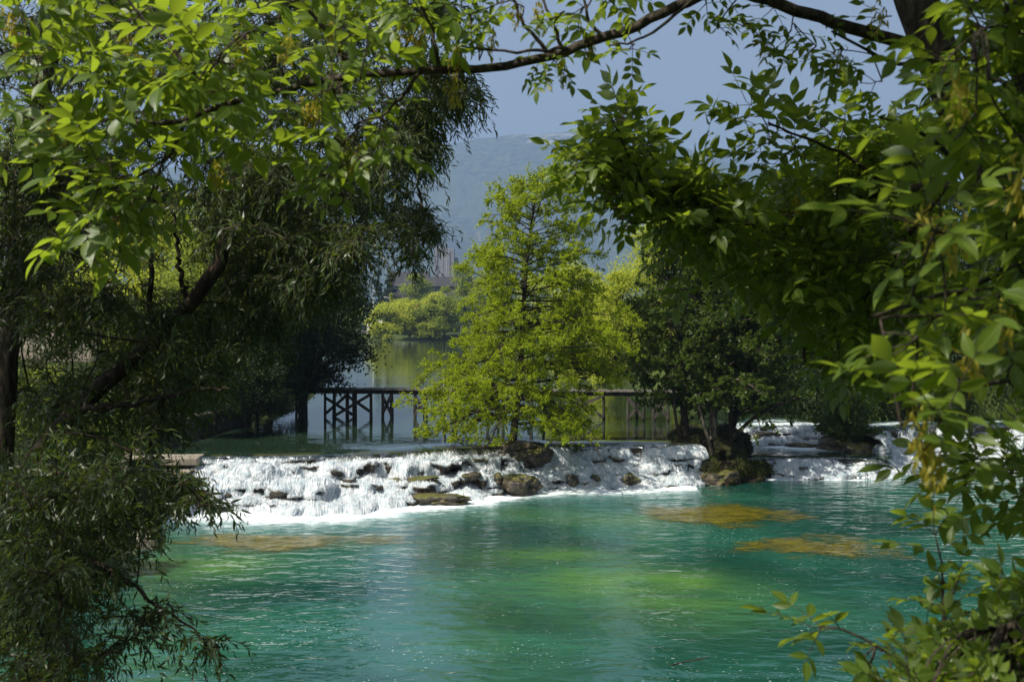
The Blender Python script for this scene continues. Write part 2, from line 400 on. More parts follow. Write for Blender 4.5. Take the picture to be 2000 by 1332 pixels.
def terrain(x, y):
    ynear = 14.0 + 0.5 * np.clip(-x - 2, 0, 6) - 0.1 * np.clip(x, 0, 20)
    dl = x - np.interp(y, XL[:, 0], XL[:, 1]); dr = np.interp(y, XR[:, 0], XR[:, 1]) - x
    dn = (y - ynear) * .8; df = 255.0 - y
    n = (fbm(x * .35, y * .35, 0, 4, 5) - .5)
    d = np.minimum(np.minimum(dl, dr), np.minimum(dn, df)) + n * 1.2
    lev = 1.5 * sstep(0.2, 1.2, y - crest_y(x))
    cap = np.where(dn < np.minimum(dl, dr), 4.4, np.where(dl < dr, 4.8, 2.4)); cap = np.where(df < np.minimum(dl, dr), 1.2, cap)
    z = np.where(d > 0, lev - np.minimum(1.1, d * .45), lev + cap * (1 - np.exp(np.minimum(d, 0) * .5 / np.maximum(cap, .1) * 1.1)))
    return z + n * .12 + .5 * (fbm(x * .02, y * .02, 0, 3, 8) - .5) * sstep(0, 30, -d)

def axis(lo, hi, flo, fhi, fine, coarse_growth=1.12):
    a = list(np.arange(flo, fhi + 1e-6, fine)); s = fine; v = a[-1]
    while v < hi: s *= coarse_growth; v += s; a.append(min(v, hi))
    s = fine; v = a[0]
    while v > lo: s *= coarse_growth; v -= s; a.insert(0, max(v, lo))
    return np.array(a)
gx = axis(-7000, 7000, -26, 30, .35); gy = axis(-400, 7500, -4, 64, .35, 1.1)
X, Y = np.meshgrid(gx, gy, indexing='ij'); Z = terrain(X, Y)
lo, to = grid_faces(len(gx), len(gy))
tag(link('ground', mesh_np('ground', np.stack([X, Y, Z], -1).reshape(-1, 3), lo, to), MAT['ground']), kind='structure')

def grid_obj(name, xs, yfun, ny, zfun, mat, attrs):
    """a sheet whose columns run from yfun(x)[0] to yfun(x)[1]"""
    t = np.linspace(0, 1, ny); y0, y1 = yfun(xs)
    Xg = np.repeat(xs[:, None], ny, 1); Yg = y0[:, None] + (y1 - y0)[:, None] * (t[None] ** 1.0)
    Zg = zfun(Xg, Yg); l, T = grid_faces(len(xs), ny)
    me = mesh_np(name, np.stack([Xg, Yg, Zg], -1).reshape(-1, 3), l, T, True, None, {k: f(Xg, Yg).ravel() for k, f in attrs.items()})
    return tag(link(name, me, mat), kind='structure')
def ell(x, y, px, py, rx, ry):
    c = P(px, py, CAM_H * F / (py - HZ)); return np.exp(-(((x - c[0]) / rx) ** 2 + ((y - c[1]) / ry) ** 2))
def foam_pool(x, y):
    b = np.interp(x, BASE[:, 0], BASE[:, 1]); d = b - y
    w = np.where(x < -1.5, 2.0, 1.4); amp = np.where(x > 6.6, .0, 1.0) * np.where(x < -10.5, .3, 1.0)
    f = amp * np.where(d < 0, 1.0, np.exp(-np.maximum(d - .25, 0) / w)) * sstep(-3.2, -1.0, d)
    f = np.maximum(f, .33 * np.exp(-((d - 2.2) / 1.4) ** 2) * sstep(-3, -5, x) * sstep(-11, -9, x))
    f = np.maximum(f, .8 * np.exp(-np.abs(y - 48.1) / .4) * sstep(8.8, 9.5, x) * sstep(13.8, 13, x))
    f = np.maximum(f, .8 * np.exp(-np.abs(y - np.interp(x, [14, 15.5, 18, 26], [49.2, 52.4, 54.4, 55.4])) / .9) * sstep(14, 14.6, x))
    return f
def shoal_pool(x, y):
    s = .75 * ell(x, y, 420, 1105, 1.6, 1.6) + 1.0 * ell(x, y, 1230, 1135, 2.2, 1.5) + .7 * ell(x, y, 1080, 1085, 1.6, 1.0) + .55 * ell(x, y, 1180, 1015, 2.2, 1.2) + .45 * ell(x, y, 1350, 1180, 2.4, 2.4) + .25 * ell(x, y, 1050, 1000, 3, 1.4) + .35 * ell(x, y, 560, 1060, 3.0, 1.0)
    return np.clip(s * (.1 + 1.7 * (fbm(x * .7, y * 1.1, 0, 5, 3))), 0, 1)
def wave_pool(x, y):
    b = np.interp(x, BASE[:, 0], BASE[:, 1]); d = b - y; a = .018 + .05 * np.exp(-np.abs(d) / 2.2) * (x < 7)
    return a * 2 * (fbm(x * 1.6, y * 2.4, 0, 4, 21) - .5)
grid_obj('river_water', np.arange(-14, 34, .13), lambda x: (np.full(len(x), 9.0), np.full(len(x), 58.5)), 400, wave_pool, MAT['pool'], {'foam': foam_pool, 'shoal': shoal_pool})
def foam_up(x, y):
    d = y - crest_y(x)
    return .55 * np.exp(-((d - .9) / .8) ** 2) * sstep(8.8, 9.6, x) + .5 * np.exp(-np.abs(y - 57.2) / 1.1) * sstep(10, 10.8, x) * sstep(15.5, 13.5, x)
upx = axis(-45, 60, -13, 26, .22, 1.2)
def up_rows(name, y0f, y1f, ny):
    return grid_obj(name, upx, lambda x: (y0f(x), y1f(x)), ny, lambda x, y: 1.5 - .1 * np.exp(-np.maximum(y - crest_y(x), 0) / .5) + .012 * (fbm(x * 1.2, y * 1.5, 0, 3, 31) - .5) * np.exp(-(y - 50) / 15), MAT['upper'], {'foam': foam_up, 'shoal': lambda x, y: 0 * x})
up_rows('upper_river_water', lambda x: crest_y(x) - .1, lambda x: crest_y(x) + 22, 90)
up_rows('lake_water', lambda x: crest_y(x) + 22, lambda x: np.full(len(x), 262.0), 60)
sx = np.arange(8.0, 14.6, .1)
grid_obj('side_pool_water', sx, lambda x: (np.full(len(x), 48.95), np.full(len(x), 54.3)), 50, lambda x, y: .75 - .07 * np.exp(-np.maximum(y - 49.0, 0) / .3) + .03 * (fbm(x * 2, y * 3, 0, 3, 7) - .5), MAT['upper'],
         {'foam': lambda x, y: np.clip(1.0 * np.exp(-np.abs(y - 53.3) / .8) + .5 * np.exp(-((x - 12) / 1.3) ** 2) * sstep(50, 52, y), 0, 1), 'shoal': lambda x, y: 0 * x})

# ---------------------------------------------------------------- cascades
SPRAY = []
def cascade(crest, base, zc, zb, sections, seed, cover=.62, rough=.3, ns=110, du=.04, name='tufa_barrier', side=None):
    crest = np.asarray(crest, float); base = np.asarray(base, float)
    Lc = np.concatenate([[0], np.cumsum(np.linalg.norm(np.diff(crest, axis=0), axis=1))])
    nu = max(20, int(Lc[-1] / du)); u = np.linspace(0, 1, nu)
    C = np.stack([np.interp(u * Lc[-1], Lc, crest[:, k]) for k in (0, 1)], 1)
    Lb = np.concatenate([[0], np.cumsum(np.linalg.norm(np.diff(base, axis=0), axis=1))])
    B = np.stack([np.interp(u * Lb[-1], Lb, base[:, k]) for k in (0, 1)], 1)
    su = np.array([q[0] for q in sections]); cp = np.array([q[1] for q in sections], float)
    ct = np.stack([np.interp(u, su, cp[:, k, 0]) for k in range(cp.shape[1])], 1); cz = np.stack([np.interp(u, su, cp[:, k, 1]) for k in range(cp.shape[1])], 1)
    s = np.linspace(0, cp.shape[1] - 1, ns)
    k0 = np.minimum(s.astype(int), cp.shape[1] - 2); fr = s - k0; fr = fr * fr * (3 - 2 * fr) * .5 + fr * .5
    T = ct[:, k0] * (1 - fr) + ct[:, k0 + 1] * fr; Zf = cz[:, k0] * (1 - fr) + cz[:, k0 + 1] * fr
    um = (u * Lc[-1])[:, None] + 0 * T; sm = 0 * T + s[None] * .35
    win = np.clip((T + .02) * 4, 0, 1)
    T = T + win * .75 * (fbm(um * .75, sm * 1.1, 0, 3, seed) - .5) + win * .22 * (fbm(um * 2.6, sm * 3, 0, 2, seed + 3) - .5)
    XY = C[:, None] + (B - C)[:, None] * T[..., None]
    Zz = zb + (zc - zb) * Zf
    p = np.concatenate([XY, Zz[..., None]], -1)
    def normals(q): return nrm(np.cross(np.gradient(q, axis=0), np.gradient(q, axis=1)))
    n = normals(p); n = n * np.sign(n[..., 2:3] + 1e-6)
    big = fbm(p[..., 0] * 1.3, p[..., 1] * 1.3, p[..., 2] * 1.3, 3, seed + 5) - .5; sml = fbm(p[..., 0] * 5, p[..., 1] * 5, p[..., 2] * 5, 3, seed + 6) - .5
    wn2 = np.clip(T * 5 + .1, .12, 1)
    rock = p + n * (rough * 1.4 * big + rough * .45 * sml)[..., None] * wn2[..., None]
    lo_, to_ = grid_faces(nu, ns)
    link_o = tag(link(name, mesh_np(name, rock.reshape(-1, 3), lo_, to_), MAT['rock']), kind='structure')
    # white water: a sheet riding over the rock, thrown out in strands and absent over the humps
    st = fbm(um * 6.5, sm * 1.6, 0, 4, seed + 9) ; st2 = fbm(um * 20, sm * 5, 0, 3, seed + 10)
    off = .045 + .05 * (st - .4) + .012 * (st2 - .5) - .1 * np.clip(big - .08, 0, 1) 
    lump = fbm(p[..., 0] * 7, p[..., 1] * 7, p[..., 2] * 7, 3, seed + 14) - .5
    wat = rock + n * ((off + .012 * lump * wn2) * np.clip(T * 6 + .5, .15, 1) + .012)[..., None]
    cov = (cover if not callable(cover) else cover(u)[:, None]) + 1.6 * (fbm(um * .9, sm * 1.5, 0, 4, seed + 12) - .5) - 1.3 * np.clip(big - .02, 0, 1) + .4 * sstep(.45, 1.0, T)
    cov = cov * sstep(-.02, .16, T)
    if side is not None: cov = cov * np.clip(np.minimum(u / side, (1 - u) / side), 0, 1)[:, None] ** .5
    uv = np.stack([um, np.cumsum(np.linalg.norm(np.diff(p, axis=1, prepend=p[:, :1]), axis=-1), 1)], -1)
    me = mesh_np('waterfall', wat.reshape(-1, 3), lo_, to_, True, uv.reshape(-1, 2), {'cover': cov.ravel()})
    tag(link('waterfall', me, MAT['fall']), kind='structure')
    SPRAY.append((wat.reshape(-1, 3)[cov.ravel() > .35], nu * ns))
    rg_ = np.random.RandomState(seed + 77); area = Lc[-1] * 3.0; K = int(area * 1900)
    ui = rg_.randint(0, nu, K); si = (rg_.rand(K) ** 1.15 * (ns * .86)).astype(int)
    keep = cov[ui, si] + rg_.uniform(-.35, .25, K) > .38; ui, si = ui[keep], si[keep]; K = len(ui)
    ln = rg_.randint(4, 20, K); m_ = 6; t_ = np.linspace(0, 1, m_)
    sf = np.clip(si[:, None] + ln[:, None] * t_[None], 0, ns - 1.001); uf = np.clip(ui[:, None] + np.cumsum(rg_.normal(0, .6, (K, m_)), 1), 0, nu - 1.001)
    a0, a1 = uf.astype(int), sf.astype(int); fa, fb = (uf - a0)[..., None], (sf - a1)[..., None]; a0b, a1b = np.minimum(a0 + 1, nu - 1), np.minimum(a1 + 1, ns - 1)
    Q = (wat[a0, a1] * (1 - fa) + wat[a0b, a1] * fa) * (1 - fb) + (wat[a0, a1b] * (1 - fa) + wat[a0b, a1b] * fa) * fb
    nn_ = n[a0, a1]; h_ = (rg_.gamma(1.5, .010, K))[:, None] * np.sin(math.pi * (t_ * .9 + .05))[None]
    Q = Q + nn_ * h_[..., None] + rg_.normal(0, .006, Q.shape)
    tg_ = nrm(np.gradient(Q, axis=1)); sd_ = nrm(np.cross(tg_, nn_ + rg_.normal(0, .5, (K, 1, 3)))); wd_ = (rg_.uniform(.005, .02, K))[:, None] * (np.sin(math.pi * (t_ * .84 + .08)))[None]
    VV_ = np.stack([Q - sd_ * wd_[..., None], Q + sd_ * wd_[..., None]], 2).reshape(-1, 3)
    b_ = (np.arange(K) * m_ * 2)[:, None] + (np.arange(m_ - 1) * 2)[None]; lp_ = np.stack([b_, b_ + 1, b_ + 3, b_ + 2], -1)
    tag(link('waterfall', mesh_np('waterfall', VV_, lp_.ravel(), np.full(K * (m_ - 1), 4), True), MAT['spray']), kind='structure')
    return rock
secA = [(-.12, 1), (0, .97), (.07, .80), (.25, .75), (.33, .5), (.55, .44), (.63, .2), (.88, .1), (1.12, -.22)]
secA2 = [(-.12, 1), (0, .98), (.06, .84), (.32, .80), (.40, .42), (.6, .36), (.7, .14), (.9, .05), (1.1, -.22)]
secB = [(-.12, 1), (0, .97), (.10, .72), (.36, .68), (.43, .40), (.64, .36), (.72, .12), (.9, .06), (1.1, -.22)]
secC = [(-.25, 1), (0, .98), (.10, .86), (.26, .6), (.42, .46), (.58, .26), (.74, .14), (.95, .02), (1.15, -.25)]
i0 = 0
cr = [(-10.9, 42.85), (-10.3, 42.9), (-6.9, 43.4), (-4.2, 44.2), (-1.9, 46.0), (1.1, 46.7), (4.0, 47.3), (5.9, 47.1), (6.9, 47.6)]
ba = [(-10.7, 40.2), (-9.95, 40.1), (-7.6, 39.6), (-4.8, 40.1), (-3, 41.8), (-.7, 43.0), (.7, 45.1), (3.6, 45.5), (6.4, 46.2), (7.6, 46.8)]
main_rock = cascade(cr, ba, 1.46, 0, [(0, secA), (.28, secA), (.36, secA2), (.42, secB), (.6, secB), (.68, secC), (1, secC)], 40, lambda u: np.interp(u, [0, .38, .46, .66, .72, .82, 1], [.98, .96, .64, .68, .82, .72, .86]), .34, 130, .036)
sec1 = [(-.2, 1), (0, .98), (.12, .9), (.3, .62), (.5, .36), (.7, .14), (.85, .02), (1.05, -.3)]
cascade([(8.6, 49.0), (10, 49.1), (12, 49.0), (13.6, 49.2), (14.4, 49.6)], [(8.6, 48.0), (10, 48.1), (12, 48.0), (13.8, 48.1), (14.8, 48.6)], .72, 0, [(0, sec1), (1, sec1)], 70, .32, .3, 70)
cascade([(8.3, 54.4), (10, 54.5), (13.2, 54.6)], [(8.2, 53.2), (10, 53.2), (13.6, 53.4)], 1.44, .72, [(0, sec1), (1, sec1)], 80, .5, .4, 60)
cascade([(14.2, 50.6), (15.5, 54.0), (18, 56.0), (26, 57.0)], [(15.0, 49.6), (16.3, 52.8), (18.4, 54.6), (26, 55.4)], 1.44, 0, [(0, secC), (1, secC)], 90, .55, .5, 80, .06)
rs = np.random.RandomState(5); pts = []
for q, w in SPRAY:
    k = min(len(q), int(w * .16)); pts.append(q[rs.randint(0, len(q), k)])
sp = np.concatenate(pts); sp = sp + rs.normal(0, 1, sp.shape) * [.06, .08, .05] + np.abs(rs.normal(0, 1, (len(sp), 1))) * [[0, -.04, .07]]
lv = Leaves(); lv.add(sp, rs.normal(0, 1, sp.shape) + [0, -.5, -.6], rs.normal(0, 1, sp.shape), rs.uniform(.01, .04, len(sp)), rs.uniform(.006, .016, len(sp)))
tag(lv.build('spray', MAT['spray'], None), kind='stuff')

# ---------------------------------------------------------------- rocks
def ico(sub=4):
    import bmesh
    bm = bmesh.new(); bmesh.ops.create_icosphere(bm, subdivisions=sub, radius=1)
    V = np.array([v.co[:] for v in bm.verts]); Fc = np.array([[v.index for v in f.verts] for f in bm.faces]); bm.free()
    return V, Fc
ICO = ico(5)
def rock(c, size, seed, label, mat='rock', name='boulder', group=None, flat=0.0, amp=.45):
    V, Fc = ICO
    n = fbm(V[:, 0] * 1.3 + seed * 7, V[:, 1] * 1.3, V[:, 2] * 1.3, 4, seed) - .5
    n2 = fbm(V[:, 0] * 6 + seed * 7, V[:, 1] * 6, V[:, 2] * 6, 3, seed + 1) - .5
    W = V * (1 + amp * 1.6 * n + .16 * n2)[:, None]
    W[:, 2] = np.where(W[:, 2] > 0, W[:, 2] * (1 - flat * .5), W[:, 2])
    o = link(name, mesh_np(name, W * np.asarray(size), Fc.ravel(), np.full(len(Fc), 3)), MAT[mat])
    o.location = tuple(float(q) for q in c)
    return tag(o, label, 'rock', group)
RK = [((1020, 942, 44.2), (.62, .5, .42), 'large brown mossy boulder at the foot of the falls below the central tree'),
      ((972, 932, 44.4), (.26, .3, .24), 'small dark rock just left of the large mossy boulder in the falls'),
      ((925, 927, 43.9), (.3, .3, .12), 'low green-topped rock in white water left of the large mossy boulder'),
      ((862, 972, 42.0), (.95, .6, .24), 'flat brown rock streaked by water at the front edge of the falls'),
      ((905, 899, 45.6), (.95, .5, .22), 'mossy ledge rock high in the falls left of the central tree'),
      ((800, 936, 43.2), (.95, .5, .17), 'long low mossy rock halfway down the white falls'),
      ((690, 899, 44.0), (1.55, .45, .17), 'long dark wet rock under the lip of the left falls'),
      ((625, 940, 42.6), (.16, .2, .22), 'small olive rock poking through the broad white falls'),
      ((1160, 938, 46.0), (.3, .3, .4), 'dark wet rock at the foot of the right falls, leftmost of three'),
      ((1112, 936, 45.9), (.28, .3, .34), 'dark rock veiled by water just right of the large mossy boulder'),
      ((1232, 938, 46.2), (.3, .3, .34), 'dark wet rock low in the right falls beside the island bank'),
      ((425, 968, 40.8), (.45, .4, .2), 'brown rock at the left end of the falls beside the willow leaves'),
      ((1395, 934, 47.0), (.9, .7, .55), 'big dark mossy rock at the waterline below the island trees'),
      ((1500, 850, 54.4), (1.0, .5, .3), 'rounded wet rock at the top of the small side falls'),
      ((1660, 872, 52.0), (1.3, 1.2, .8), 'large dark rock below the grey-green bush between the right falls'),
      ((1570, 871, 53.0), (.7, .4, .2), 'low black rock in the foam of the side pool'),
      ((1000, 872, 46.6), (1.5, .7, .42), 'dark earthy hump of rock carrying the central tree'),
      ((1045, 885, 46.3), (.6, .5, .35), 'dark overhanging rock under the central tree right of its trunk')]
for k, (c, s, lab) in enumerate(RK): rock(P(*c) - np.array([0, 0, .3 * s[2]]), s, 300 + k, lab, group='rocks in the waterfalls', flat=.2, amp=.75)

# ---------------------------------------------------------------- island and its bank
ri = np.random.RandomState(18); V0, F0 = ICO; VV, FF, SP = [], [], []
ISL = [((6.6, 48.9, .9), (.95, 1.5, .95)), ((7.6, 49.0, .85), (1.2, 1.7, 1.0)), ((8.3, 50.6, .9), (1.2, 2.2, .85)), ((7.0, 51.6, .9), (1.3, 2.2, .8)), ((6.5, 47.5, .35), (.55, .6, .6)), ((7.3, 47.4, .3), (.75, .65, .55)), ((8.2, 47.9, .3), (.8, .8, .5)), ((9.0, 48.6, .2), (.8, .9, .5)), ((7.8, 46.9, .0), (.6, .5, .35)), ((8.9, 47.8, .0), (.6, .5, .38)), ((7.4, 53.4, .9), (1.1, 1.5, .75)), ((9.6, 48.9, .1), (.5, .6, .45))]
for q, (c, sz) in enumerate(ISL):
    n1 = fbm(V0[:, 0] * 1.4 + q * 5, V0[:, 1] * 1.4, V0[:, 2] * 1.4, 4, 500 + q) - .5; n2 = np.abs(fbm(V0[:, 0] * 4 + q * 5, V0[:, 1] * 4, V0[:, 2] * 4, 4, 520 + q) - .5)
    W = V0 * (1 + .95 * n1 - .45 * n2)[:, None] * np.array(sz) + np.array(c); FF.append(F0 + len(V0) * q); VV.append(W)
VV = np.concatenate(VV); FF = np.concatenate(FF)
tag(link('island_bank', mesh_np('island_bank', VV, FF.ravel(), np.full(len(FF), 3)), MAT['moss']), kind='structure')
rg = np.random.RandomState(8); gl = Leaves(); ctr = np.repeat(np.array([c for c, _ in ISL]), len(V0), 0)
k = rg.randint(0, len(VV), 60000); k = k[(VV[k, 2] > .25) & (vnoise(VV[k, 0] * 1.5, VV[k, 1] * 1.5, VV[k, 2] * 1.5, 9) > .42)][:26000]; gp = VV[k]; no = nrm(gp - ctr[k])
hang = rg.rand(len(gp)) < .55
gd = np.where(hang[:, None], no * .8 + rg.normal(0, .4, gp.shape) + [0, 0, -.8], rg.normal(0, .5, gp.shape) + no * .4 + [0, -.15, 1])
gl.add(gp, gd, rg.normal(0, 1, gp.shape), rg.uniform(.05, .2, len(gp)), rg.uniform(.012, .035, len(gp)))
MAT['grass'] = leaf_mat('grass_blade', (.035, .05, .01), (.1, .115, .018), (.14, .16, .025), .3, .6, .2)
tag(gl.build('grass', MAT['grass'], None), kind='stuff')

# ---------------------------------------------------------------- river weed
def weed(px, py, rx, ry, rot, seed, label):
    c = P(px, py, CAM_H * F / (py - HZ)); n = 90
    a, b = np.meshgrid(np.linspace(-1, 1, n), np.linspace(-1, 1, n), indexing='ij')
    x0, y0 = a * rx * 1.15, b * ry * 1.15
    xx = x0 * math.cos(rot) - y0 * math.sin(rot); yy = x0 * math.sin(rot) + y0 * math.cos(rot)
    e = 1 - np.sqrt((a * 1.1) ** 2 + (b * 1.1) ** 2) + 1.1 * (fbm(a * 2.2, b * 2.2, seed, 5, seed) - .5)
    z = .004 + wave_pool(xx + c[0], yy + c[1])
    l, t = grid_faces(n, n)
    o = link('weed_bed', mesh_np('weed_bed', np.stack([xx, yy, z], -1).reshape(-1, 3), l, t, True, None, {'edge': np.clip(e * 1.5 - .1, -.5, .8).ravel()}), MAT['algae'])
    o.location = (float(c[0]), float(c[1]), .012)
    return tag(o, label, 'water weed', 'weed beds at the pool surface')
weed(1415, 1003, 2.5, 2.7, -.35, 1, 'bright yellow-brown weed bed in the pool below the island trees')
weed(1600, 1070, 2.1, 2.0, -.2, 2, 'dim brown weed bed nearer the camera right of the brighter one')
weed(540, 1058, 3.2, 1.5, .05, 3, 'long olive weed bed in front of the left falls')

# ---------------------------------------------------------------- footbridge
def footbridge():
    yb = lambda px: np.interp(px, [560, 1310], [60.2, 57.4])
    Xb = lambda px: (px - 1000) / F * yb(px)
    zt = 2.78
    root = empty('footbridge', (Xb(930), yb(930), 1.5), 'long dark timber footbridge on braced posts above the upper river', 'bridge')
    a = np.array([Xb(540), yb(540), zt]); b = np.array([Xb(1420), yb(1420) - .2, zt]); L = np.linalg.norm(b - a); d = (b - a) / L; nrmv = np.array([-d[1], d[0], 0])
    r = np.random.RandomState(3); g = Geo()
    R = np.stack([d, nrmv, [0, 0, 1]], 1); k = 0.0
    while k < L:
        w = r.uniform(.13, .17); g.box(a + d * (k + w / 2) + [0, 0, r.uniform(-.012, .012)], (w - .012, 1.3 + r.uniform(-.06, .06), .05), R); k += w
    g.build('deck', MAT['deck'], root, False)
    for sgn in (-1, 1):
        g = Geo(); q0 = a + nrmv * sgn * .45 - [0, 0, .13]; q1 = b + nrmv * sgn * .45 - [0, 0, .13]
        g.beam(q0, q1, .12, .15); g.build('beam', MAT['wood'], root, False)
    def post(px, sgn=-1, lean=0.0, w=.13, top=zt - .2):
        c = np.array([Xb(px), yb(px), 0]) + nrmv * sgn * .42
        g = Geo(); g.tube([c + [lean, 0, .35], c + [lean * .5, 0, 1.5], c + [0, 0, top]], [w * .62, w * .55, w * .5], 8); g.build('post', MAT['wood'], root)
    def brace(p0, z0, p1, z1, sgn=-1):
        g = Geo(); c0 = np.array([Xb(p0), yb(p0), z0]) + nrmv * sgn * (.42 + .09); c1 = np.array([Xb(p1), yb(p1), z1]) + nrmv * sgn * (.42 + .09)
        g.beam(c0, c1, .07, .13); g.build('brace', MAT['wood'], root, False)
    for px in (585, 603, 640, 658, 683, 695, 729, 752, 769, 815, 835, 872, 893, 955, 985, 1040, 1128, 1180, 1228, 1258, 1277, 1306, 1372): post(px, -1, r.uniform(-.05, .05), r.uniform(.11, .17))
    for px in (648, 690, 760, 826, 882, 970, 1060, 1243): post(px, 1, r.uniform(-.05, .05))
    for q in ((640, 1.6, 683, 2.5), (640, 2.4, 695, 1.6), (660, 1.55, 729, 2.55), (683, 2.5, 729, 1.75), (752, 1.65, 769, 2.5), (752, 2.5, 769, 1.65), (815, 1.65, 835, 2.5), (815, 2.5, 835, 1.65),
              (872, 1.7, 893, 2.5), (955, 2.5, 985, 1.6), (1085, 1.6, 1180, 2.6), (1128, 2.5, 1180, 1.6), (1228, 1.6, 1258, 2.5), (1228, 2.5, 1258, 1.6), (1277, 1.6, 1306, 2.5), (1277, 2.5, 1306, 1.6), (585, 1.6, 603, 2.5)): brace(*q)
    for px, top in ((868, 3.4), (883, 3.35)):
        g = Geo(); c = np.array([Xb(px), yb(px) - .85, 0]); g.tube([c + [0, 0, .7], c + [0, 0, top]], .022, 6, True); g.build('rod', MAT['metal'], root)
footbridge()

# ---------------------------------------------------------------- trees
def branch(rng, p0, d0, L, n=8, droop=0.0, wander=.12, lift=0.0):
    d = nrm(np.asarray(d0, float)); p = np.asarray(p0, float); out = [p]; s = L / n
    for i in range(n):
        d = nrm(d + rng.normal(0, wander, 3) + np.array([0, 0, -droop * (i + 1) / n + lift * (1 - i / n)]))
        p = p + d * s; out.append(p)
    return np.array(out)
def along(pts, s):
    k = s * (len(pts) - 1); i = np.minimum(np.floor(k).astype(int), len(pts) - 2); f = (k - i)
    f = f[..., None] if np.ndim(f) else f
    return pts[i] * (1 - f) + pts[i + 1] * f, nrm(pts[i + 1] - pts[i])
def smooth_path(pts, n):
    pts = np.asarray(pts, float); L = np.concatenate([[0], np.cumsum(np.linalg.norm(np.diff(pts, axis=0), axis=1))]); s = np.linspace(0, L[-1], n)
    q = np.stack([np.interp(s, L, pts[:, k]) for k in range(3)], 1)
    for _ in range(2): q[1:-1] = .25 * q[:-2] + .5 * q[1:-1] + .25 * q[2:]
    return q
def grow(rng, wood, lv, trunk, r0, r1, nb, t0, len_fn, elev_fn, droop, subper, twigs, nleaf, lsize, subr=.006, flat=.55, spread=.42, wander=.1, aspect=.62):
    m = len(trunk); rr = np.linspace(r0, r1, m)
    wood.tube(trunk, rr, 9)
    for i in range(nb):
        t = t0 + (1 - t0) * (i + rng.rand()) / nb; az = i * 2.39996 + rng.rand() * .7
        L = len_fn(t, az) * rng.uniform(.6, 1.15)
        if L < .12: continue
        p0, _ = along(trunk, np.float64(t)); e = elev_fn(t) + rng.normal(0, .13)
        d = np.array([math.cos(az) * math.cos(e), math.sin(az) * math.cos(e), math.sin(e)])
        pts = branch(rng, p0, d, L, 9, droop, wander); rt = np.interp(t, np.linspace(0, 1, m), rr)
        wood.tube(pts, np.linspace(min(rt * .5, .02 + .016 * L), .006, 10), 5)
        ns = int(subper * L) + 2
        for j in range(ns):
            s = rng.uniform(.12, 1) ** .8; q, dd = along(pts, np.float64(s))
            sd = nrm(np.cross(dd, [0, 0, 1.0])) * (1 if j % 2 else -1)
            d2 = nrm(dd * rng.uniform(.4, 1) + sd * rng.uniform(.3, 1) + rng.normal(0, .22, 3) + [0, 0, .12])
            Ls = (spread * L * (1.15 - s) + .16) * rng.uniform(.6, 1.2)
            sub = branch(rng, q, d2, Ls, 4, droop * .6, .16)
            wood.tube(sub, np.linspace(subr, subr * .45, 5), 3)
            K = max(2, int(twigs * Ls + 1.5)); ss = rng.uniform(.2, 1, K); b0, bd = along(sub, ss)
            td = nrm(bd + rng.normal(0, .75, (K, 3))); tl = rng.uniform(.1, .3, K)
            N = K * nleaf; ki = np.repeat(np.arange(K), nleaf); uu = rng.rand(N)
            lp = b0[ki] + td[ki] * (tl[ki] * uu)[:, None] + rng.normal(0, .022, (N, 3))
            ld = nrm(td[ki] + rng.normal(0, .7, (N, 3)) + [0, 0, -.2]); ln = nrm(np.array([0, 0, flat]) + rng.normal(0, .5, (N, 3)))
            sz = lsize * rng.uniform(.65, 1.25, N); lv.add(lp, ld, ln, sz, sz * aspect, rng.rand(N))
def tree_obj(name, base, label, cat='tree', group=None): return empty(name, base, label, cat, group)

def alder():
    rng = np.random.RandomState(11); D = 46.4
    tr = smooth_path(PL([(1000, 880, D), (1008, 800, D), (1018, 700, D), (1022, 600, D), (1030, 500, D), (1040, 420, D), (1048, 375, D), (1052, 345, D)]), 26)
    rng = np.random.RandomState(12); root = tree_obj('alder_tree', tr[0], 'tall sunlit yellow-green tree alone on the waterfall lip, its dark trunk showing')
    w, l = Geo(), Leaves()
    hw = np.array([(0, 1.6), (.08, 3.0), (.15, 4.0), (.26, 4.4), (.36, 4.0), (.5, 3.2), (.62, 2.7), (.72, 2.2), (.78, 2.2), (.85, 2.3), (.91, 2.0), (.96, 1.5), (1, .8)])
    def ln(t, az):
        side = math.cos(az); return np.interp(t, hw[:, 0], hw[:, 1]) * (1.12 if side > .2 else 1.0)
    grow(rng, w, l, tr, .15, .02, 140, .1, ln, lambda t: -.06 + .56 * t ** 1.2, .13, 5.0, 6.0, 12, .086, flat=.8, wander=.11)
    # the bare forked leader seen right of the top
    for q in (((1048, 372), (1075, 368), (1100, 350)), ((1046, 390), (1070, 378), (1095, 372))):
        w.tube(smooth_path(PL([(a, b, D) for a, b in q]), 6), np.linspace(.025, .008, 6), 5)
    # low sprays that hang over the lip on the left
    for q in range(len(l.p)):
        k = l.p[q][:, 2] > 1.75
        l.p[q], l.d[q], l.n[q], l.l[q], l.w[q], l.r[q] = l.p[q][k], l.d[q][k], l.n[q][k], l.l[q][k], l.w[q][k], l.r[q][k]
    w.build('trunk', MAT['bark'], root); l.build('crown', MAT['alder'], root)
    print('alder leaves', l.count())
alder()

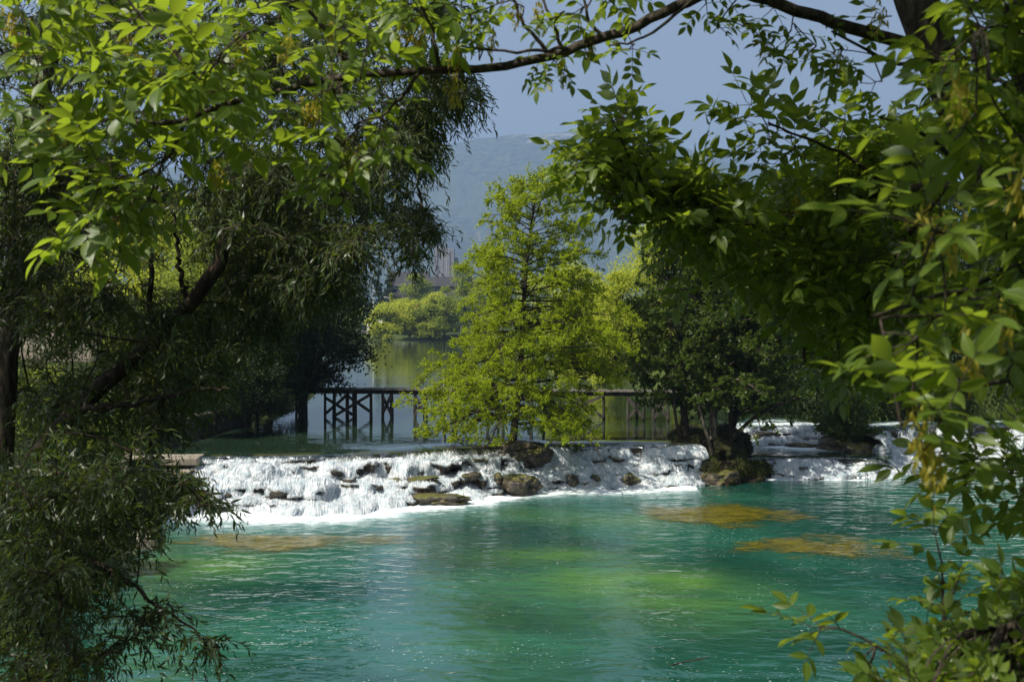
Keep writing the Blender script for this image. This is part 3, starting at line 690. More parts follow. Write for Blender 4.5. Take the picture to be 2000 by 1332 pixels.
def round_tree(name, label, base, top, width, mat, seed, nb=46, nleaf=9, lsize=.13, bark='bark', group=None, lean=0.0, t0=.22, trunk_r=.14, shape=None, subper=3.2, twigs=3.2, droop=.12, elev=(.1, 1.0), extra=()):
    rng = np.random.RandomState(seed); base = np.asarray(base, float); top = np.asarray(top, float); H = np.linalg.norm(top - base)
    mid = (base + top) / 2 + [lean, 0, 0] + rng.normal(0, .02 * H, 3)
    tr = smooth_path([base, (base + mid) / 2 + rng.normal(0, .015 * H, 3), mid, (mid + top) / 2, top], 16)
    root = tree_obj(name, base, label, 'tree', group); w, l = Geo(), Leaves()
    sh = shape or [(0, .55), (.2, .85), (.45, 1.0), (.7, .85), (.9, .5), (1, .3)]; sh = np.array(sh)
    grow(rng, w, l, tr, trunk_r, trunk_r * .15, nb, t0, lambda t, az: width / 2 * np.interp(t, sh[:, 0], sh[:, 1]), lambda t: elev[0] + (elev[1] - elev[0]) * t, droop, subper, twigs, nleaf, lsize, spread=.5)
    for pth, r in extra: w.tube(smooth_path(pth, 14), np.linspace(r, r * .35, 14), 8)
    w.build('trunk', MAT[bark], root); l.build('crown', MAT[mat], root)
    return root
# island trees, a clump of leaning stems
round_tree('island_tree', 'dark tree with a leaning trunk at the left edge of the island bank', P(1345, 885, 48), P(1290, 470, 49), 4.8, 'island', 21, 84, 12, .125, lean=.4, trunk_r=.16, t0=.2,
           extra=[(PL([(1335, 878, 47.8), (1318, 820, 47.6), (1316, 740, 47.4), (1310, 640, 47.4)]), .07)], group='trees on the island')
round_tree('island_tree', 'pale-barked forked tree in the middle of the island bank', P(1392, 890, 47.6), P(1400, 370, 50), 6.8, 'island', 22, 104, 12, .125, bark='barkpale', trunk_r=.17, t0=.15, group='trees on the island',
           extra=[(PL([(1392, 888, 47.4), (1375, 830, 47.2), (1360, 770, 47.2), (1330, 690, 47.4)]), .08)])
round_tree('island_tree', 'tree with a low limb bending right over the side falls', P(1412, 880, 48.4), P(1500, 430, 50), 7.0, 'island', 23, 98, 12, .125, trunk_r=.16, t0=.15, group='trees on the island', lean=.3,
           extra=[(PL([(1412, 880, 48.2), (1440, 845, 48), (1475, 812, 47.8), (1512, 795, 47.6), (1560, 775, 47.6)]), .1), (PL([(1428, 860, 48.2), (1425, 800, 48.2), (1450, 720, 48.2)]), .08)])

def blob(name, label, base, H, W, mat, seed, nc=26, nl=230, lsize=.34, trunk=.25, bark='bark', shape='round', cat='tree', group=None, low=.15):
    rng = np.random.RandomState(seed); base = np.asarray(base, float); root = empty(name, base, label, cat, group); w, l = Geo(), Leaves()
    tr = smooth_path([base - [0, 0, .3], base + [rng.normal(0, .03 * W), 0, H * .45], base + [rng.normal(0, .05 * W), 0, H * .88]], 10); w.tube(tr, np.linspace(trunk, trunk * .2, 10), 7)
    for i in range(nc):
        if shape == 'cone':
            h = rng.rand() ** 1.3; rad = (1 - h) * W / 2 * math.sqrt(rng.rand()); z = H * (low + (1 - low) * h); rc = .16 * W * (1.15 - h)
        else:
            h = rng.rand(); prof = math.sqrt(max(0.04, 1 - (2 * (h - .42) / 1.18) ** 2)); rad = W / 2 * .82 * prof * rng.rand() ** .4; z = H * (low + (.92 - low) * h); rc = W * rng.uniform(.13, .22)
        a = rng.rand() * 6.283; c = base + [rad * math.cos(a), rad * math.sin(a), z]
        t = min(.95, max(.15, z / H - .25)); q, _ = along(tr, np.float64(t)); w.tube(np.array([q, (q + c) / 2 + [0, 0, .04 * H], c]), np.linspace(trunk * .3, .02, 3), 4)
        v = nrm(rng.normal(0, 1, (nl, 3))); v[:, 2] = np.where(v[:, 2] < -.3, -v[:, 2] * .8, v[:, 2]); rad2 = rc * (.62 + .42 * rng.rand(nl)) * (1 + .2 * rng.normal(0, 1, nl))
        sz = lsize * rng.uniform(.6, 1.3, nl)
        l.add(c + v * rad2[:, None] * [1, 1, .85], nrm(rng.normal(0, 1, (nl, 3)) + [0, 0, -.2]), nrm(v + rng.normal(0, .36, (nl, 3)) + [0, 0, .25]), sz, sz * .7, np.clip(rng.rand(nl) * .7 + .3 * rng.rand(), 0, 1))
    w.build('trunk', MAT[bark], root); l.build('crown', MAT[mat], root); return root

# trees behind the footbridge on the right shore (sunlit) and the dark wood behind the island
G = 'sunlit trees on the right shore behind the footbridge'
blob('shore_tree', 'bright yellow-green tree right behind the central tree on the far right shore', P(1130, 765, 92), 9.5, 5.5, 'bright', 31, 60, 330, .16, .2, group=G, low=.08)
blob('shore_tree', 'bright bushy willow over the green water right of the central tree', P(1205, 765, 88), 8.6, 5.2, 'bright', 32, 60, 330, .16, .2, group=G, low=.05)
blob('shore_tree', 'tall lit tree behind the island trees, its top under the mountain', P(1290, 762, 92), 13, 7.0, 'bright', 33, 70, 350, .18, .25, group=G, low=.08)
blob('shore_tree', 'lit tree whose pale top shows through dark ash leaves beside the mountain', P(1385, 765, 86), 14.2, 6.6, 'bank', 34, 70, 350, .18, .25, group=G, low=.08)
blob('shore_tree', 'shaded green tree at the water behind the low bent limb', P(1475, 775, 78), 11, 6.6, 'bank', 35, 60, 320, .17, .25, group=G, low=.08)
G = 'dark trees on the right bank'
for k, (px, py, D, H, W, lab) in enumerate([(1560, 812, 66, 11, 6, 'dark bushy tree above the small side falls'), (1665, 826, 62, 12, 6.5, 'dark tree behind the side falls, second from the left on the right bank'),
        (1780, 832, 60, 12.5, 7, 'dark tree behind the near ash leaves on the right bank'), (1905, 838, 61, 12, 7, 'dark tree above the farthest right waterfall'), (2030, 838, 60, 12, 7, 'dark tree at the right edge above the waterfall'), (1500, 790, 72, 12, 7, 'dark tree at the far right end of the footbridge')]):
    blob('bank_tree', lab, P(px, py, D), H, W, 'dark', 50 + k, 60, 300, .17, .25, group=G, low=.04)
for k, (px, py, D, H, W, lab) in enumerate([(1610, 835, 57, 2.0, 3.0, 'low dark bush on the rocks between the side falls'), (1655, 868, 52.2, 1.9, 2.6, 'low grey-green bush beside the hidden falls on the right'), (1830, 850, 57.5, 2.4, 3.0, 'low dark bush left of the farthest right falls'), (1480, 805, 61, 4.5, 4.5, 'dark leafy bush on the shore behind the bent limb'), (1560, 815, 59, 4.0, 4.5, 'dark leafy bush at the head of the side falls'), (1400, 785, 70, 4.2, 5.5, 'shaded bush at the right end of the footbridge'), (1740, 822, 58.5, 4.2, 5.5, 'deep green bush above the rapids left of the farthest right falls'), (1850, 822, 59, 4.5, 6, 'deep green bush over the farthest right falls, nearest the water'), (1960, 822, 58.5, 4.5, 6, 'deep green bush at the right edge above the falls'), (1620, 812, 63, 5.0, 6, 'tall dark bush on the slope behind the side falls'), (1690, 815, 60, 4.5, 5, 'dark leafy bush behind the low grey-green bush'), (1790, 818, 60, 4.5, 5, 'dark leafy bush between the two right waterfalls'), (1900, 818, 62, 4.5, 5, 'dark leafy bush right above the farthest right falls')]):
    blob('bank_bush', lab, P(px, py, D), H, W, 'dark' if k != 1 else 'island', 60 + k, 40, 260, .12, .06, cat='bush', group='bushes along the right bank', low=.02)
# left bank: the dense dark trees by the bridge, bushes behind the willow
G = 'trees on the left bank'
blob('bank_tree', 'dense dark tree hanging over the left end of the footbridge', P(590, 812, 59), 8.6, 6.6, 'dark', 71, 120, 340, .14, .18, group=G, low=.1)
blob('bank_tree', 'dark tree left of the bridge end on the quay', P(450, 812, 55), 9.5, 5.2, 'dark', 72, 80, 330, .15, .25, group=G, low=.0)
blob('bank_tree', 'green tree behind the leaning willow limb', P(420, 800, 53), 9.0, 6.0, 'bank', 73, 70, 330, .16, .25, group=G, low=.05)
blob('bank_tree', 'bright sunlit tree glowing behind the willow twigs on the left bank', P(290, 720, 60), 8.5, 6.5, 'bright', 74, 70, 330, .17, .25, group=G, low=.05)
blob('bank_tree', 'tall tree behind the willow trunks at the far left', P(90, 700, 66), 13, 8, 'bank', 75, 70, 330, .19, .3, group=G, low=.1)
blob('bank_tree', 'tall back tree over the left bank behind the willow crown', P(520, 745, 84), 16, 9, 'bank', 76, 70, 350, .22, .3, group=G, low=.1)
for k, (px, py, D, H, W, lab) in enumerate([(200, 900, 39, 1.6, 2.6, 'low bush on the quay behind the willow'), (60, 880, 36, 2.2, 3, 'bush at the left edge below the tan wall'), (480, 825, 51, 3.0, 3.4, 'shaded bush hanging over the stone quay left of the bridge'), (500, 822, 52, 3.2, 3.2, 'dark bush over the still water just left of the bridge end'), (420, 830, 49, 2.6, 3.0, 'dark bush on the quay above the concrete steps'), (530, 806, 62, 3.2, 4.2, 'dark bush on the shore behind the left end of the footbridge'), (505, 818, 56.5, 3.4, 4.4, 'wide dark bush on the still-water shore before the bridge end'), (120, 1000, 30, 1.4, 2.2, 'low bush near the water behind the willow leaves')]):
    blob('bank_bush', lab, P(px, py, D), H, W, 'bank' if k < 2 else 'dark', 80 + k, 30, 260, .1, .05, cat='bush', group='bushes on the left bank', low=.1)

# woodland round the viewpoint on the near bank, added to shade the near branches, beyond the edges of the view
rng = np.random.RandomState(55); wl = Leaves(); wg = Geo()
for x, y, h, w_ in ((8.5, 1, 11, 7), (10.5, 8, 12, 7), (12.5, 15, 12, 7), (5, -8, 11, 8), (-3, -11, 11, 8), (12, -6, 12, 8), (-11, -8, 9, 7), (17, 22, 12, 7)):
    z0 = float(terrain(np.array([x]), np.array([y]))[0]); wg.tube(np.array([[x, y, z0 - .3], [x, y, z0 + h * .6]]), [.22, .1], 7)
    for i in range(34):
        hh = rng.rand(); c = np.array([x, y, z0 + h * (.12 + .8 * hh)]) + rng.normal(0, 1, 3) * [w_ * .24, w_ * .24, 0]; v = nrm(rng.normal(0, 1, (110, 3)))
        wl.add(c + v * rng.uniform(.3, 1.3, (110, 1)), rng.normal(0, 1, (110, 3)), v + [0, 0, .4], .3, .2, rng.rand(110))
nw = wl.build('added_shade_wood', MAT['dark'], None); tag(nw, 'unseen woodland around the viewpoint, added to shade the near branches', 'woodland', kind='stuff')
wg.build('added_shade_trunks', MAT['bark'], nw); nw.children[0]['kind'] = 'stuff'
# far bank
G = 'trees and bushes on the far bank'
FB = [('far_bush', 760, 662, 256, 7.0, 8.5, 'bright', 'round', 'rounded light green bush left on the far bank at the water', 'bush'), ('far_bush', 800, 660, 260, 8.2, 9.0, 'bright', 'round', 'taller light green bush in the middle of the far bank', 'bush'),
      ('far_bush', 838, 661, 257, 6.6, 8.0, 'bank', 'round', 'mid green bush on the far bank left of the central tree', 'bush'), ('far_bush', 868, 655, 264, 7.5, 8.0, 'bank', 'round', 'darker green bush at the water beside the central tree', 'bush'),
      ('far_tree', 764, 640, 275, 8.5, 3.6, 'bright', 'cone', 'slim pointed light green tree before the white wall', 'tree'), ('far_tree', 850, 640, 290, 9.0, 8.0, 'bright', 'round', 'fresh green rounded tree below the dark hall', 'tree'),
      ('far_tree', 890, 645, 285, 8.0, 6.5, 'silver', 'round', 'silvery grey-green tree left of the central tree', 'tree'), ('far_tree', 905, 625, 330, 18, 12, 'bank', 'round', 'large round green tree beside the dark hall', 'tree'),
      ('far_tree', 812, 622, 340, 15, 11, 'bank', 'round', 'round dark green tree in front of the dark hall', 'tree'), ('far_tree', 760, 625, 320, 14, 9, 'conifer', 'cone', 'broad blue-black conifer behind the white wall', 'tree'),
      ('far_tree', 740, 622, 330, 15.5, 9, 'conifer', 'cone', 'second blue-black conifer at the left behind the bank tree', 'tree'), ('far_tree', 848, 618, 380, 12, 10, 'conifer', 'round', 'small dark tree under the eaves of the long hall', 'tree'),
      ('far_tree', 960, 640, 300, 14, 12, 'bank', 'round', 'green tree hidden behind the left branches of the central tree', 'tree'), ('far_tree', 1050, 640, 300, 13, 12, 'bright', 'round', 'bright tree behind the trunk of the central tree', 'tree')]
for k, (nm, px, py, D, H, W, mt, shp, lab, cat) in enumerate(FB):
    b = P(px, py, D); b[2] = float(terrain(np.array([b[0]]), np.array([D]))[0]) - .2
    blob(nm, lab, b, H, W, mt, 100 + k, 40, 190, .42 if D < 300 else .55, .2, shape=shp, cat=cat, group=G, low=.03)
# belts of trees on the plain between the town and the mountain: far wood that reads as one mass
rng = np.random.RandomState(77); wl = Leaves()
for D0, n, hh in ((560, 150, 9), (900, 220, 11), (1500, 300, 13), (2300, 380, 15)):
    for i in range(n):
        x = rng.uniform(-.5, .5) * D0 * 1.0; y = D0 * rng.uniform(.9, 1.2); z = hh * rng.uniform(.6, 1.2); k = 46
        v = nrm(rng.normal(0, 1, (k, 3))); s = hh * .16 * rng.uniform(.7, 1.4, k)
        wl.add(np.array([x, y, 1.5 + z * .5]) + v * [z * .55, z * .5, z * .5], rng.normal(0, 1, (k, 3)), v + [0, 0, .3], s, s, np.clip(rng.rand(k) * .6 + rng.rand() * .4, 0, 1))
tag(wl.build('distant_wood', MAT['bank'], None), 'distant belts of trees on the plain before the mountain', 'woodland', kind='stuff')

# ---------------------------------------------------------------- mountains
def mountain(name, ridge, Yr, Yf, seed, cliffs, label):
    rp = np.array(ridge, float); xr = (rp[:, 0] - 1000) / F * Yr; zr = CAM_H - (rp[:, 1] - HZ) / F * Yr
    xs = np.arange(xr.min(), xr.max(), 26.0); vs = np.linspace(0, 1.35, 120)
    X, Vv = np.meshgrid(xs, vs, indexing='ij'); Y = Yf + (Yr - Yf) * Vv
    R = np.interp(xs, xr, zr)[:, None]; R = R + 16 * (fbm(xs * .004, xs * 0, 0, 4, seed)[:, None] - .5)
    pr = np.where(Vv <= 1, .05 + .55 * Vv ** 1.5 + .4 * sstep(.5, 1.0, Vv), 1 - 1.1 * (Vv - 1))
    gul = (fbm(X * .0035, Y * .0016, 0, 5, seed + 2) - .5)
    Z = R * pr + gul * 520 * np.clip(Vv * 1.2, 0, 1) * np.clip((1.02 - Vv) * 3, 0.04, 1) * (Vv < 1.02) - 10
    cl = np.zeros_like(Z)
    for px, hw_, v0 in cliffs: cl = np.maximum(cl, sstep(hw_ * 1.3, hw_ * .6, np.abs(X - (px - 1000) / F * Yr)) * sstep(.045, .02, np.abs(Vv - v0)))
    l, t = grid_faces(len(xs), len(vs))
    tag(link(name, mesh_np(name, np.stack([X, Y, Z], -1).reshape(-1, 3), l, t, True, None, {'cliff': cl.ravel()}), MAT['mountain']), kind='structure')
mountain('mountain', [(-1300, 470), (-300, 370), (300, 325), (700, 297), (860, 278), (950, 263), (1010, 255), (1050, 258), (1090, 254), (1125, 252), (1180, 258), (1270, 268), (1400, 306), (1540, 352), (1750, 400), (2200, 470), (3300, 560)], 5000, 2300, 200,
         [(1030, 55, .965), (1075, 45, .955), (1120, 40, .985)], '')
mountain('mountain', [(600, 420), (1000, 380), (1250, 292), (1400, 300), (1540, 335), (1700, 330), (2000, 370), (2800, 420), (4000, 520)], 6600, 5200, 210, [], '')

# ---------------------------------------------------------------- left bank stonework
def slab(name, lab, c, size, rot, mat='concrete', cat='slab', group=None, parts=None):
    g = Geo(); a = rot; R = [[math.cos(a), -math.sin(a), 0], [math.sin(a), math.cos(a), 0], [0, 0, 1]]
    n = 1
    g.box((0, 0, 0), size, R)
    o = g.build(name, MAT[mat], None, False); o.location = tuple(float(q) for q in c)
    bv = o.modifiers.new('bevel', 'BEVEL'); bv.width = .03; bv.segments = 2
    return tag(o, lab, cat, group)
slab('quay_wall', 'low grey stone quay wall in shade left of the footbridge', (-12.3, 50, 1.3), (.6, 14, 2.0), -.06, 'stone', 'wall')
slab('quay_wall', 'stone river wall behind the willow below the left falls', (-11.6, 36, .5), (.7, 11, 2.2), .03, 'stone', 'wall')
G = 'concrete steps beside the left falls'
slab('step_slab', 'top concrete slab of the steps beside the left falls', (-11.7, 42.9, 1.35), (2.6, 1.8, .24), .05, group=G)
slab('step_slab', 'middle concrete slab of the steps beside the left falls', (-11.5, 41.4, 1.0), (2.2, 1.3, .24), .02, group=G)
slab('step_slab', 'lowest concrete slab of the steps beside the left falls', (-11.35, 40.2, .62), (2.0, 1.2, .24), -.04, group=G)
slab('landing_slab', 'tan concrete landing at the water edge behind the willow', (-10.4, 35.2, .1), (1.3, 3.4, .3), .25)
slab('garden_wall', 'tan garden wall under the bright lawn at the far left', (-17.2, 46, 5.2), (5.0, .4, 1.4), -.1, 'concrete', 'wall')

# ---------------------------------------------------------------- town on the far bank
def bmat(name, c): return plain_mat(name, tuple(q * .85 for q in c), c, .6, .85, .1)
MAT['hallwall'] = bmat('dark_cladding', (.06, .052, .055)); MAT['hallroof'] = bmat('dark_roofing', (.04, .037, .04)); MAT['redtile'] = bmat('red_tiles', (.33, .12, .06)); MAT['tower'] = bmat('grey_panel', (.2, .19, .21)); MAT['pane'] = bmat('window_glass', (.06, .065, .07)); MAT['plaster'] = bmat('warm_plaster', (.45, .38, .3))
def gable(name, lab, c, w, dpt, h, rh, wall, roof, wins=(), over=.4):
    root = empty(name, c, lab, 'building'); c = np.asarray(c, float)
    g = Geo(); g.box(c + [0, 0, h / 2], (w, dpt, h))
    g.add(np.array([[-w / 2, -dpt / 2, h], [-w / 2, dpt / 2, h], [-w / 2, 0, h + rh], [w / 2, -dpt / 2, h], [w / 2, dpt / 2, h], [w / 2, 0, h + rh]]) + c, [0, 2, 1, 3, 4, 5], [3, 3]); g.build('wall', MAT[wall], root, False)
    g = Geo(); o = over; t = .25
    for s in (-1, 1):
        e0 = np.array([0, s * (dpt / 2 + o), h - o * rh / (dpt / 2)]); e1 = np.array([0, 0, h + rh]); V = []
        for x in (-w / 2 - o, w / 2 + o):
            for z in (0.02, t): V += [e0 + [x, 0, z], e1 + [x, s * .004, z]]
        g.add(np.array(V) + c, [0, 1, 3, 2, 4, 6, 7, 5, 0, 4, 5, 1, 2, 3, 7, 6, 0, 2, 6, 4, 1, 5, 7, 3], [4] * 6)
    g.build('roof', MAT[roof], root, False)
    for x, z, ww, wh in wins:
        g = Geo(); g.box(c + [x, -dpt / 2 - .03, z], (ww, .1, wh)); g.build('window', MAT['pane'], root, False)
    return root
gz = lambda x, y: float(terrain(np.array([x]), np.array([y]))[0])
x = P(850, 0, 430)[0]; gable('factory_hall', 'long dark factory hall with a low roof behind the far trees', (x, 440, 2), 27, 16, 14.6, 3.2, 'hallwall', 'hallroof', [(k, 12.5, 2.4, 1.6) for k in np.arange(-11, 12, 4.2)])
gable('old_hall', 'dark brown old hall left of the long factory hall', (P(787, 0, 430)[0], 455, 2), 14, 14, 17.5, 2.6, 'hallwall', 'hallroof', [(-4, 14, 2, 2), (0, 14, 2, 2), (4, 14, 2, 2)])
gable('red_roof_house', 'small plastered house with a red tiled roof on the far bank', (P(786, 0, 300)[0], 302, 2), 6.5, 7, 4.6, 2.5, 'plaster', 'redtile', [(-1.6, 2.8, 1, 1.3), (1.4, 2.8, 1, 1.3)])
gable('pale_house', 'pale house half hidden by trees under the factory hall', (P(862, 0, 360)[0], 362, 2), 8, 8, 8.5, 2.6, 'white', 'hallroof', [(-2, 6.6, 1.1, 1.4), (1.4, 6.6, 1.1, 1.4), (1.4, 3.4, 1.1, 1.4)])
root = empty('tower_block', (P(868, 0, 900)[0], 900, 1), 'grey tower block rising behind the dark hall', 'building')
g = Geo(); c = np.array([P(868, 0, 900)[0], 900, 0]); g.box(c + [0, 0, 27], (14, 14, 54)); g.box(c + [-3, 0, 55], (5, 8, 2)); g.box(c + [8.2, 1, 24], (2.4, 10, 48)); g.build('wall', MAT['tower'], root, False)
for k in range(3):
    g = Geo(); g.box(c + [-4.4 + k * 4.4, -7.06, 27], (.9, .2, 50)); g.build('window', MAT['pane'], root, False)
slab('garden_wall', 'long white wall on the far bank in front of the conifers', (P(757, 0, 290)[0], 291, 4.2), (9.5, .4, 2.6), 0, 'white', 'wall')
slab('river_wall', 'low grey embankment wall below the white wall on the far bank', (P(745, 0, 272)[0], 271, 2.8), (9, .5, 1.0), 0, 'tower', 'wall')
def lamp(px, D, h, lab):
    b = P(px, 620, D); b[2] = 1.8; root = empty('street_lamp', b, lab, 'street lamp', 'street lamps on the far bank')
    g = Geo(); g.tube([b, b + [0, 0, h * .6], b + [0, 0, h]], [.12, .09, .07], 7); g.build('pole', MAT['white'], root)
    g = Geo(); g.beam(b + [0, 0, h], b + [-.9, 0, h + .25], .08, .08); g.build('arm', MAT['white'], root, False)
    g = Geo(); g.box(b + [-1.1, 0, h + .26], (.6, .22, .12)); g.build('lamp_head', MAT['white'], root, False)
lamp(729, 280, 11, 'white street lamp by the white wall, left of the slim pointed tree'); lamp(762, 282, 8.5, 'white street lamp rising through the slim pointed tree')
def pylon(px, pyt, D, lab, arch):
    b = P(px, 620, D); b[2] = 1.5; H = CAM_H - (pyt - HZ) / F * D - 1.5; root = empty('power_pylon', b, lab, 'pylon', 'lattice pylons before the mountain'); g = Geo(); W = 11 if arch else 8
    lv_ = [(0, W / 2), (.35, W * .4), (.6, W * .4 if arch else W * .25), (.8, W * .3 if arch else W * .12), (1, .3)]
    for s in (-1, 1):
        for q in (-1, 1): g.tube(np.array([b + [s * r, q * r * .6, H * t] for t, r in lv_]), .16, 4)
    for (ta, ra), (tb, rb) in zip(lv_[:-1], lv_[1:]):
        for q in (-1, 1):
            g.beam(b + [-ra, q * ra * .6, H * ta], b + [rb, q * rb * .6, H * tb], .14, .14); g.beam(b + [ra, q * ra * .6, H * ta], b + [-rb, q * rb * .6, H * tb], .14, .14); g.beam(b + [-rb, q * rb * .6, H * tb], b + [rb, q * rb * .6, H * tb], .16, .16)
    g.build('tower', MAT['metal'], root, False)
    for r_, t_ in ((.55, .62), (.42, .8)): g = Geo(); g.beam(b + [-W * r_, 0, H * t_], b + [W * r_, 0, H * t_], .2, .3); g.build('crossarm', MAT['metal'], root, False)
pylon(932, 452, 700, 'arched lattice pylon left of the central tree', True); pylon(953, 449, 720, 'pointed lattice pylon against the mountain nearest the central tree', False)
for px, top, lab in ((868, 475, 'left pale mast beside the tower block'), (873, 474, 'right pale mast beside the tower block')):
    b = P(px, 620, 640); b[2] = 1.5; H = CAM_H - (top - HZ) / F * 640 - 1.5; root = empty('antenna_mast', b, lab, 'mast', 'antenna masts by the tower block')
    g = Geo(); g.tube([b, b + [0, 0, H]], [.3, .2], 7); g.build('pole', MAT['metal'], root)
    g = Geo()
    for z in (.92, .97): 
        for a in (0, 2.1, 4.2): g.box(b + [.55 * math.cos(a), .55 * math.sin(a), H * z], (.3, .3, 1.6))
    g.build('antenna', MAT['metal'], root, False)

# ---------------------------------------------------------------- polygon sampling for crowns near the camera
def in_poly(x, y, poly):
    poly = np.asarray(poly, float); r = np.zeros(len(x), bool); j = len(poly) - 1
    for i in range(len(poly)):
        xi, yi = poly[i]; xj, yj = poly[j]
        c = ((yi > y) != (yj > y)) & (x < (xj - xi) * (y - yi) / (yj - yi + 1e-9) + xi); r ^= c; j = i
    return r
def sample_poly(rng, poly, n):
    poly = np.asarray(poly, float); out = []
    while len(out) < n:
        x = rng.uniform(poly[:, 0].min(), poly[:, 0].max(), n); y = rng.uniform(poly[:, 1].min(), poly[:, 1].max(), n); k = in_poly(x, y, poly)
        out += list(zip(x[k], y[k]))
    return np.array(out[:n])
def connect(rng, nodes, target, wob=.08, n=7, up=.08):
    """a twig from the best limb node to a target"""
    d = np.linalg.norm(nodes - target, axis=1); k = np.argsort(d)[rng.randint(0, min(3, len(d)))]; a = nodes[k]; L = np.linalg.norm(target - a)
    t = np.linspace(0, 1, n)[:, None]; q = a * (1 - t) + target * t + np.array([0, 0, 1.0]) * (up * L * np.sin(t * math.pi)) + np.sin(t * math.pi) * rng.normal(0, wob * L, 3)
    return q, L

# ---------------------------------------------------------------- willows
def willow(label, limbs, zones, seed, bark, lsize=.1):
    rng = np.random.RandomState(seed); base = limbs[0][0][0]
    root = empty('willow_tree', base, label, 'tree'); w, l = Geo(), Leaves(); nodes = []
    for pts, r0, r1 in limbs:
        q = smooth_path(pts, 30); q[1:-1] += rng.normal(0, .012, (28, 3)); w.tube(q, np.linspace(r0, r1, 30), 10); nodes.append(q[4:])
    nodes = np.concatenate(nodes)
    for poly, n, d0, d1, ns, hang in zones:
        if poly is None: tg = rng.uniform(d0, d1, (n, 3))
        else:
            xy = sample_poly(rng, poly, n); Ds = rng.uniform(d0, d1, n); tg = np.array([P(a, b, D) for (a, b), D in zip(xy, Ds)])
        order = np.argsort(np.min(np.linalg.norm(tg[:, None] - nodes[None, ::4], axis=2), axis=1))
        grown = [nodes]
        for i in order:
            allv = np.concatenate(grown); q, L = connect(rng, allv, tg[i], .07, 8, .12)
            w.tube(q, np.linspace(min(.006 + .006 * L, .02), .004, 8), 4); grown.append(q[3:])
            for j in range(ns):
                s = rng.uniform(.35, 1.0); p0, dd = along(q, np.float64(s)); LL = rng.uniform(.3, .85) * hang; az = rng.rand() * 6.28
                d = nrm(dd * .5 + np.array([math.cos(az), math.sin(az), rng.uniform(-.1, .7)]))
                st = branch(rng, p0, d, LL, 6, .5, .1); w.tube(st, np.linspace(.0028, .0012, 7), 3)
                K = int(LL / .03); ss = np.linspace(.1, 1, K); b, bd = along(st, ss); side = nrm(np.cross(bd, rng.normal(0, 1, (K, 3))))
                ld = nrm(bd * .8 + side * .75 + [0, 0, -.3] + rng.normal(0, .15, (K, 3))); sz = lsize * rng.uniform(.65, 1.25, K) * (1 - .35 * ss)
                l.add(b, ld, rng.normal(0, 1, (K, 3)) + [0, 0, .5], sz, sz * .19, rng.rand(K))
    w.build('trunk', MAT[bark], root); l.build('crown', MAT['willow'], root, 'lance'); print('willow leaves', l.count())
willow('large willow with rugged trunk at the left edge, its crown filling the upper left',
       [(PL([(-40, 1330, 11.5), (-5, 1000, 11.5), (10, 700, 11.5), (45, 420, 11.5), (80, 200, 11.5), (110, -60, 11.5), (150, -500, 11.5)]), .135, .06),
        (PL([(15, 640, 11.6), (80, 490, 11.7), (150, 390, 11.8), (280, 260, 12), (420, 130, 12), (560, 20, 12), (640, -60, 12)]), .08, .03),
        (PL([(110, 0, 11.5), (300, -100, 11), (560, -120, 11), (800, -60, 11), (900, 60, 11), (905, 160, 11)]), .06, .015),
        (PL([(420, 130, 12), (600, 150, 12), (740, 220, 12), (810, 320, 12), (830, 420, 12)]), .035, .01),
        (PL([(280, 260, 12), (460, 330, 12), (640, 430, 12), (700, 520, 12)]), .035, .01)],
       [([(0, -120), (880, -120), (920, 100), (900, 180), (850, 260), (830, 330), (780, 400), (800, 430), (720, 490), (680, 540), (560, 590), (380, 460), (0, 480)], 300, 9.8, 14, 15, .62),
        ([(820, 110), (920, 150), (930, 200), (860, 240), (850, 320), (800, 400), (780, 300)], 40, 10.5, 12.5, 13, .45),
        ([(430, 300), (740, 340), (720, 470), (670, 590), (500, 640), (420, 500)], 130, 11, 14, 15, .62),
        ([(750, 400), (850, 420), (868, 470), (820, 530), (760, 500)], 22, 10.8, 12.5, 9, .4),
        ([(0, 240), (150, 260), (260, 420), (250, 600), (0, 640)], 70, 9.6, 10.8, 13, .6),
        ([(-900, -900), (700, -900), (800, -150), (0, -130), (-60, 500), (-700, 500)], 150, 8.5, 14, 13, .9), (None, 260, (-9.5, 4.5, 6.8), (-4.6, 10.5, 11), 14, .8)], 201, 'barkpale')  # last two zones: unseen crown added to shade the willow leaves in view
